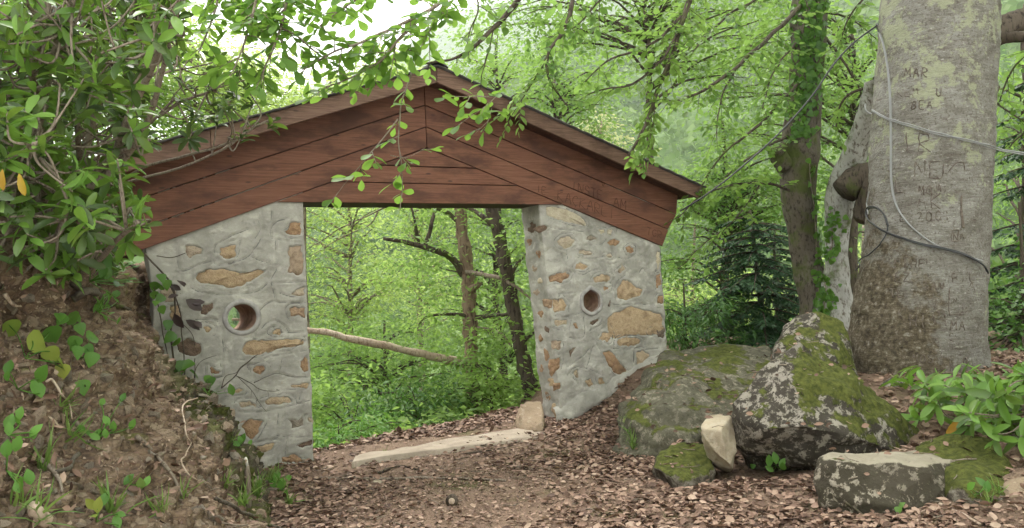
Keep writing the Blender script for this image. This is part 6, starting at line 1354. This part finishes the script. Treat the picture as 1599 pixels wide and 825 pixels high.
plant("bramble_plant", "yellowing heart leaved plant, the leftmost on the bare bank", 40, 560, [(11, 528, 30), (38, 545, 36), (66, 530, 32), (72, 558, 26), (86, 565, 22), (86, 578, 22)], 1, ("herb_yellow", "herb_yellow", "herb", "herb_yellow"), seed=1)
plant("bramble_plant", "green heart leaved plant in the middle of the bare bank", 125, 560, [(114, 536, 22), (134, 537, 24), (120, 549, 18), (116, 560, 20), (135, 562, 22), (119, 590, 22)], 1, ("herb",), seed=2)
plant("bramble_plant", "small green plant with drooping leaves under the root on the bank", 105, 505, [(90, 490, 18), (105, 490, 24), (108, 502, 18), (115, 510, 16), (86, 497, 16)], 1, ("herb", "ivy"), seed=3)
plant("three_leaf_seedling", "seedling with three long green leaves low on the left bank", 28, 608, [(20, 607, 22), (46, 606, 30), (42, 613, 30), (8, 596, 14)], 1, ("herb",), T_OVAL, seed=4, lift=.06)
plant("seedling", "seedling with round bright leaf among the weeds low on the bank", 155, 680, [(158, 672, 16), (150, 690, 16), (140, 686, 16), (165, 690, 14), (130, 682, 14), (128, 675, 12), (170, 668, 16), (192, 665, 16), (148, 640, 14), (186, 632, 14)], 1, ("herb",), T_OVAL, seed=5, lift=.04)
plant("leafy_weed", "clump of bright green weed at the left edge of the bank", 12, 680, [(5, 668, 22), (20, 670, 22), (12, 680, 22), (28, 682, 20), (2, 688, 22), (36, 676, 16), (16, 692, 18)], 1, ("herb",), T_OVAL, seed=6, lift=.05)
plant("leafy_weed", "pale green weed near the bottom left corner of the bank", 10, 735, [(5, 732, 24), (18, 738, 22), (8, 748, 22), (16, 757, 16)], 1, ("herb",), T_OVAL, seed=7, lift=.05)
plant("leafy_weed", "yellow green weed at the very bottom of the bank", 150, 815, [(140, 810, 20), (156, 806, 22), (150, 820, 22), (168, 818, 20), (132, 822, 18), (176, 812, 16)], 1, ("herb_yellow", "herb"), T_OVAL, seed=8, lift=.05)
plant("leafy_weed", "small green weed by the grass at the toe of the bank", 440, 770, [(432, 764, 16), (446, 768, 16), (438, 776, 16), (452, 760, 14), (428, 772, 14), (446, 782, 14), (436, 755, 12)], 1, ("herb",), T_OVAL, seed=9, lift=.05)
plant("leafy_weed", "green sprig beside the left pillar foot above the mossy bank", 372, 698, [(366, 694, 13), (376, 698, 14), (372, 704, 14), (380, 692, 12)], 1, ("herb",), T_OVAL, seed=10, lift=.04)
plant("leafy_weed", "green weed in the dry grass low on the bank right of centre", 205, 757, [(196, 754, 18), (210, 757, 20), (218, 752, 16), (203, 764, 16)], 1, ("herb", "grass"), T_OVAL, seed=11, lift=.05)
plant("seedling", "green seedling with pointed leaves on soil under the biggest boulder", 1213, 728, [(1203, 716, 18), (1214, 712, 18), (1222, 718, 16), (1228, 716, 16), (1209, 722, 14)], 1, ("herb",), T_OVAL, seed=12, lift=.07)
plant("seedling", "tiny two leaved seedling between the pale stone and the boulder", 1174, 732, [(1172, 731, 10), (1177, 724, 8), (1178, 718, 7)], 1, ("herb",), T_HEART, seed=13, lift=.04)
plant("seedling", "small seedling in front of the flat topped step stone", 1404, 797, [(1399, 794, 11), (1407, 800, 11)], 1, ("ivy",), T_HEART, seed=14, lift=.03)
plant("leafy_weed", "dark green weed at the foot of the mossy rock on the right", 1528, 772, [(1518, 770, 16), (1530, 766, 18), (1540, 772, 16), (1526, 778, 14)], 1, ("herb", "dark"), T_OVAL, seed=15, lift=.05)
plant("fern", "small dark leaved bush growing under the rhododendron at the top of the bank", 140, 440, [(130 + 9 * (i % 8) + (i // 8) * 3, 412 + 9 * (i // 8) + (i * 7) % 6, 18) for i in range(32)], 1, ("ivy", "dark"), T_OVAL, seed=16, lift=.10)
plant("fern", "feathery green sprig on the bank below the exposed root", 150, 485, [(136 + 7 * (i % 5), 466 + 8 * (i // 5), 15) for i in range(20)], 1, ("ivy", "herb"), T_LANCE, seed=17, lift=.06)
# --- roots and twigs on the bank
def bank_line(name, label, px, r0, r1, mat, lift=.02, seed=0, cat="root"):
    q = []
    for a, b in px:
        h, n = see(a, b)
        if h is not None: q.append(h + n * lift)
    if len(q) < 2: return
    q = jitter_line(spline(np.array(q), 30), .01, seed, 6); o0 = q[0]; mb = MB(); tube(mb, q - o0, np.linspace(r0, r1, len(q)), 7, True, .25, seed); o = mb.build(name, M[mat]); o.location = tuple(o0); return tag(o, label, cat)
bank_line("exposed_root", "thick exposed root sticking out of the top of the bank", [(105, 462), (140, 458), (165, 472), (182, 482), (198, 482)], .02, .011, "bark_grey", .03, 1)
bank_line("exposed_root", "dark root running down from the rhododendron over the bank", [(70, 405), (95, 428), (115, 448), (140, 456)], .016, .008, "bark_dark", .03, 2)
bank_line("dead_twig", "pale forked dead twig on the bare earth at left", [(62, 592), (75, 604), (88, 618), (96, 632), (104, 650)], .006, .003, "bark_pale", .03, 3, "twig")
bank_line("dead_twig", "pale broken twig end poking in at the left edge of the bank", [(-5, 460), (8, 464), (20, 468)], .007, .004, "bark_pale", .04, 4, "twig")
bank_line("dead_twig", "long brown stick slanting down the lower bank", [(110, 655), (125, 680), (138, 692)], .008, .006, "bark_twig", .02, 5, "twig")
bank_line("dead_twig", "grey stick lying over a stone on the lower bank", [(82, 745), (98, 732), (114, 724)], .01, .008, "bark_grey", .03, 6, "twig")
bank_line("dead_twig", "thin curling vine stem hanging down the mossy rock foot", [(300, 620), (285, 645), (284, 680), (292, 700), (288, 735), (300, 756), (330, 770)], .005, .003, "bark_pale", .04, 7, "twig")
bank_line("dead_twig", "brown branch lying down the lower bank toward the path", [(215, 690), (245, 720), (270, 750), (282, 780)], .009, .005, "bark_twig", .025, 8, "twig")
bank_line("dead_twig", "twig with rusty end across the bottom left of the bank", [(55, 720), (78, 740), (92, 770)], .009, .006, "bark_twig", .02, 9, "twig")
bank_line("bark_piece", "flat rust coloured piece of bark near the bottom of the bank", [(46, 790), (58, 800), (72, 812)], .017, .02, "bark_pale", .01, 10, "bark piece")
bank_line("dead_twig", "thin grey twigs at the base of the bank near the bottom edge", [(330, 780), (370, 800), (400, 815), (440, 830)], .012, .01, "bark_grey", .02, 11, "twig")
h, n = see(388, 790)
if h is not None:
    e = tag(bpy.data.objects.new("dead_stump", None), "short broken stem with a white top at the toe of the bank", "stump"); COL.objects.link(e); e.location = tuple(h); mb = MB(); q = np.array([(0, 0, -.05), (.002, 0, .1), (0, .003, .2), (-.003, 0, .27)]); tube(mb, q, [.026, .021, .019, .016], 10, True, .2, 3); mb.build("stem", M["bark_twig"], e); mb = MB(); tube(mb, np.array([(-.003, 0, .268), (-.006, 0, .31), (-.004, 0, .33)]), [.019, .014, .005], 8, True, .4, 5); g = G("white broken wood"); M["white_wood"] = g.done(g.bsdf((.6, .56, .5), .8, .2)); mb.build("broken_top", M["white_wood"], e)

# --- creeper and dead twigs in front of the left pillar
e = empty("creeper", gfront(283, 615, -.1), "creeper with green and dark purple leaves climbing the left pillar beside the bank", "creeper"); o0 = np.array(e.location)
for pp, r in (([(225, 395), (248, 420), (268, 445), (276, 480), (268, 520), (272, 560), (282, 610)], .008), ([(262, 440), (280, 480), (285, 530), (288, 610)], .0055), ([(240, 445), (252, 500), (262, 560), (284, 605)], .005), ([(285, 505), (300, 520), (306, 540)], .003), ([(246, 400), (268, 402), (290, 395)], .004)):
    q = jitter_line(spline(np.array([gfront(a, b, -.09) for a, b in pp]), 30), .012, len(pp), 4); mb = MB(); tube(mb, q - o0, r, 5); mb.build("stem", M["bark_dark"], e)
r_ = np.random.default_rng(6)
for mat, sp in (("purple_leaf", [(278, 438, 26, 0), (290, 468, 34, 0), (300, 474, 22, 0), (272, 490, 30, -.5), (290, 500, 30, .2), (305, 502, 20, .3), (262, 465, 18, -.5), (268, 445, 18, -.3)]),
                ("ivy", [(250, 428, 16, 0), (243, 440, 16, 0), (262, 437, 16, 0), (240, 455, 14, 0), (256, 462, 16, 0), (250, 478, 14, 0), (262, 500, 16, 0), (274, 521, 20, 0), (281, 535, 18, 0), (284, 563, 22, 0), (302, 565, 20, 0), (296, 579, 18, 0), (270, 580, 22, 0), (276, 590, 16, 0), (252, 445, 14, 0), (245, 470, 12, 0), (268, 512, 12, 0)])):
    for px, py, sz, _ in sp:
        t = gfront(px, py, -.13 + r_.uniform(-.03, .03)); s = sz * (1 if mat == 'ivy' else .8) / 1210 * np.linalg.norm(t - CAM); ax = unit(np.array([.5 if mat != "ivy" else 0, 0, -.55]) + r_.normal(size=3) * .4); link("leaf", MB().add(*T_HEART if mat == "ivy" else T_OVAL).mesh("leaf", M[mat]), e, leaf_matrix(t - o0, ax, unit(CAM - t) * .7 + np.array([0, 0, .5]) + r_.normal(size=3) * .3, s))
plant("leafy_vine", "clump of dark green pointed leaves where the bank meets the left pillar", 325, 618, [(311, 603, 22), (336, 600, 26), (326, 612, 24), (345, 612, 24), (333, 626, 18), (350, 622, 20), (318, 598, 18), (345, 600, 18), (305, 612, 20)], 1, ("ivy", "herb"), T_OVAL, seed=20, lift=.12)
e = empty("dead_branch", gfront(345, 605, -.12), "bare dark twigs leaning in front of the left pillar", "twig"); o0 = np.array(e.location); mb = MB()
for pp, r in (([(345, 606), (362, 592), (374, 578), (388, 565), (404, 553)], .006), ([(368, 587), (390, 597), (405, 608), (425, 612), (436, 610)], .004), ([(370, 588), (392, 608), (405, 630), (416, 643)], .003), ([(345, 606), (352, 588), (368, 582), (378, 572), (398, 556)], .004), ([(396, 598), (412, 590), (432, 584), (455, 588), (478, 588)], .003), ([(305, 590), (306, 575), (318, 562), (338, 556)], .004), ([(304, 560), (304, 600)], .004), ([(404, 606), (404, 612)], .002), ([(418, 612), (420, 622)], .002), ([(393, 610), (392, 624)], .002)):
    tube(mb, jitter_line(spline(np.array([gfront(a, b, -.10) for a, b in pp]), 20), .006, 3, 9) - o0, np.linspace(r, r * .5, len(spline(np.array([gfront(a, b, -.10) for a, b in pp]), 20))), 5)
mb.build("twigs", M["bark_dark"], e)["kind"] = "stuff"
# yellowed leaves on the rhododendrons
for lab, spots in (("two yellowed leaves drooping from a rhododendron shoot at the left edge", [(4, 275, 26), (30, 282, 28)]), ("yellowed orange leaf hanging high in the rhododendron", [(231, 180, 18)]), ("yellowed leaf in the low rhododendron on the right", [(1503, 660, 30)]), ("orange leaf deep in the low rhododendron on the right", [(1542, 655, 22)])):
    t0 = P(spots[0][0], spots[0][1], 2.7 if spots[0][0] < 100 else (4.3 if spots[0][0] < 400 else 5.2)); e = empty("yellow_leaf", t0, lab, "leaf")
    for i, (a, b, sz) in enumerate(spots):
        t = P(a, b - sz * .4, t0[1]); link("blade", MB().add(*T_RHOD).mesh("leaf", M["yellow_leaf"]), e, leaf_matrix(t - t0, np.array([.25 * i - .1 + (-.7 if a > 1000 else 0), 0, -1]), np.array([.2, -1, .3]), sz / 1210 * t0[1] * 1.25))

# ================================================================== HAZE
mb = MB(); box_arr(mb, (-3700, -3700, -16), (3700, 3700, 1500)); g = G("valley haze")
vol = g.n("ShaderNodeVolumePrincipled", Color=(.93, .96, 1.0), Density=.0003); vol.inputs["Anisotropy"].default_value = .2; g.t.links.new(vol.outputs[0], g.out.inputs["Volume"])
hz_ = mb.build("haze", g.m, None, False); hz_["kind"] = "stuff"; hz_["label"] = "pale haze in the valley air"
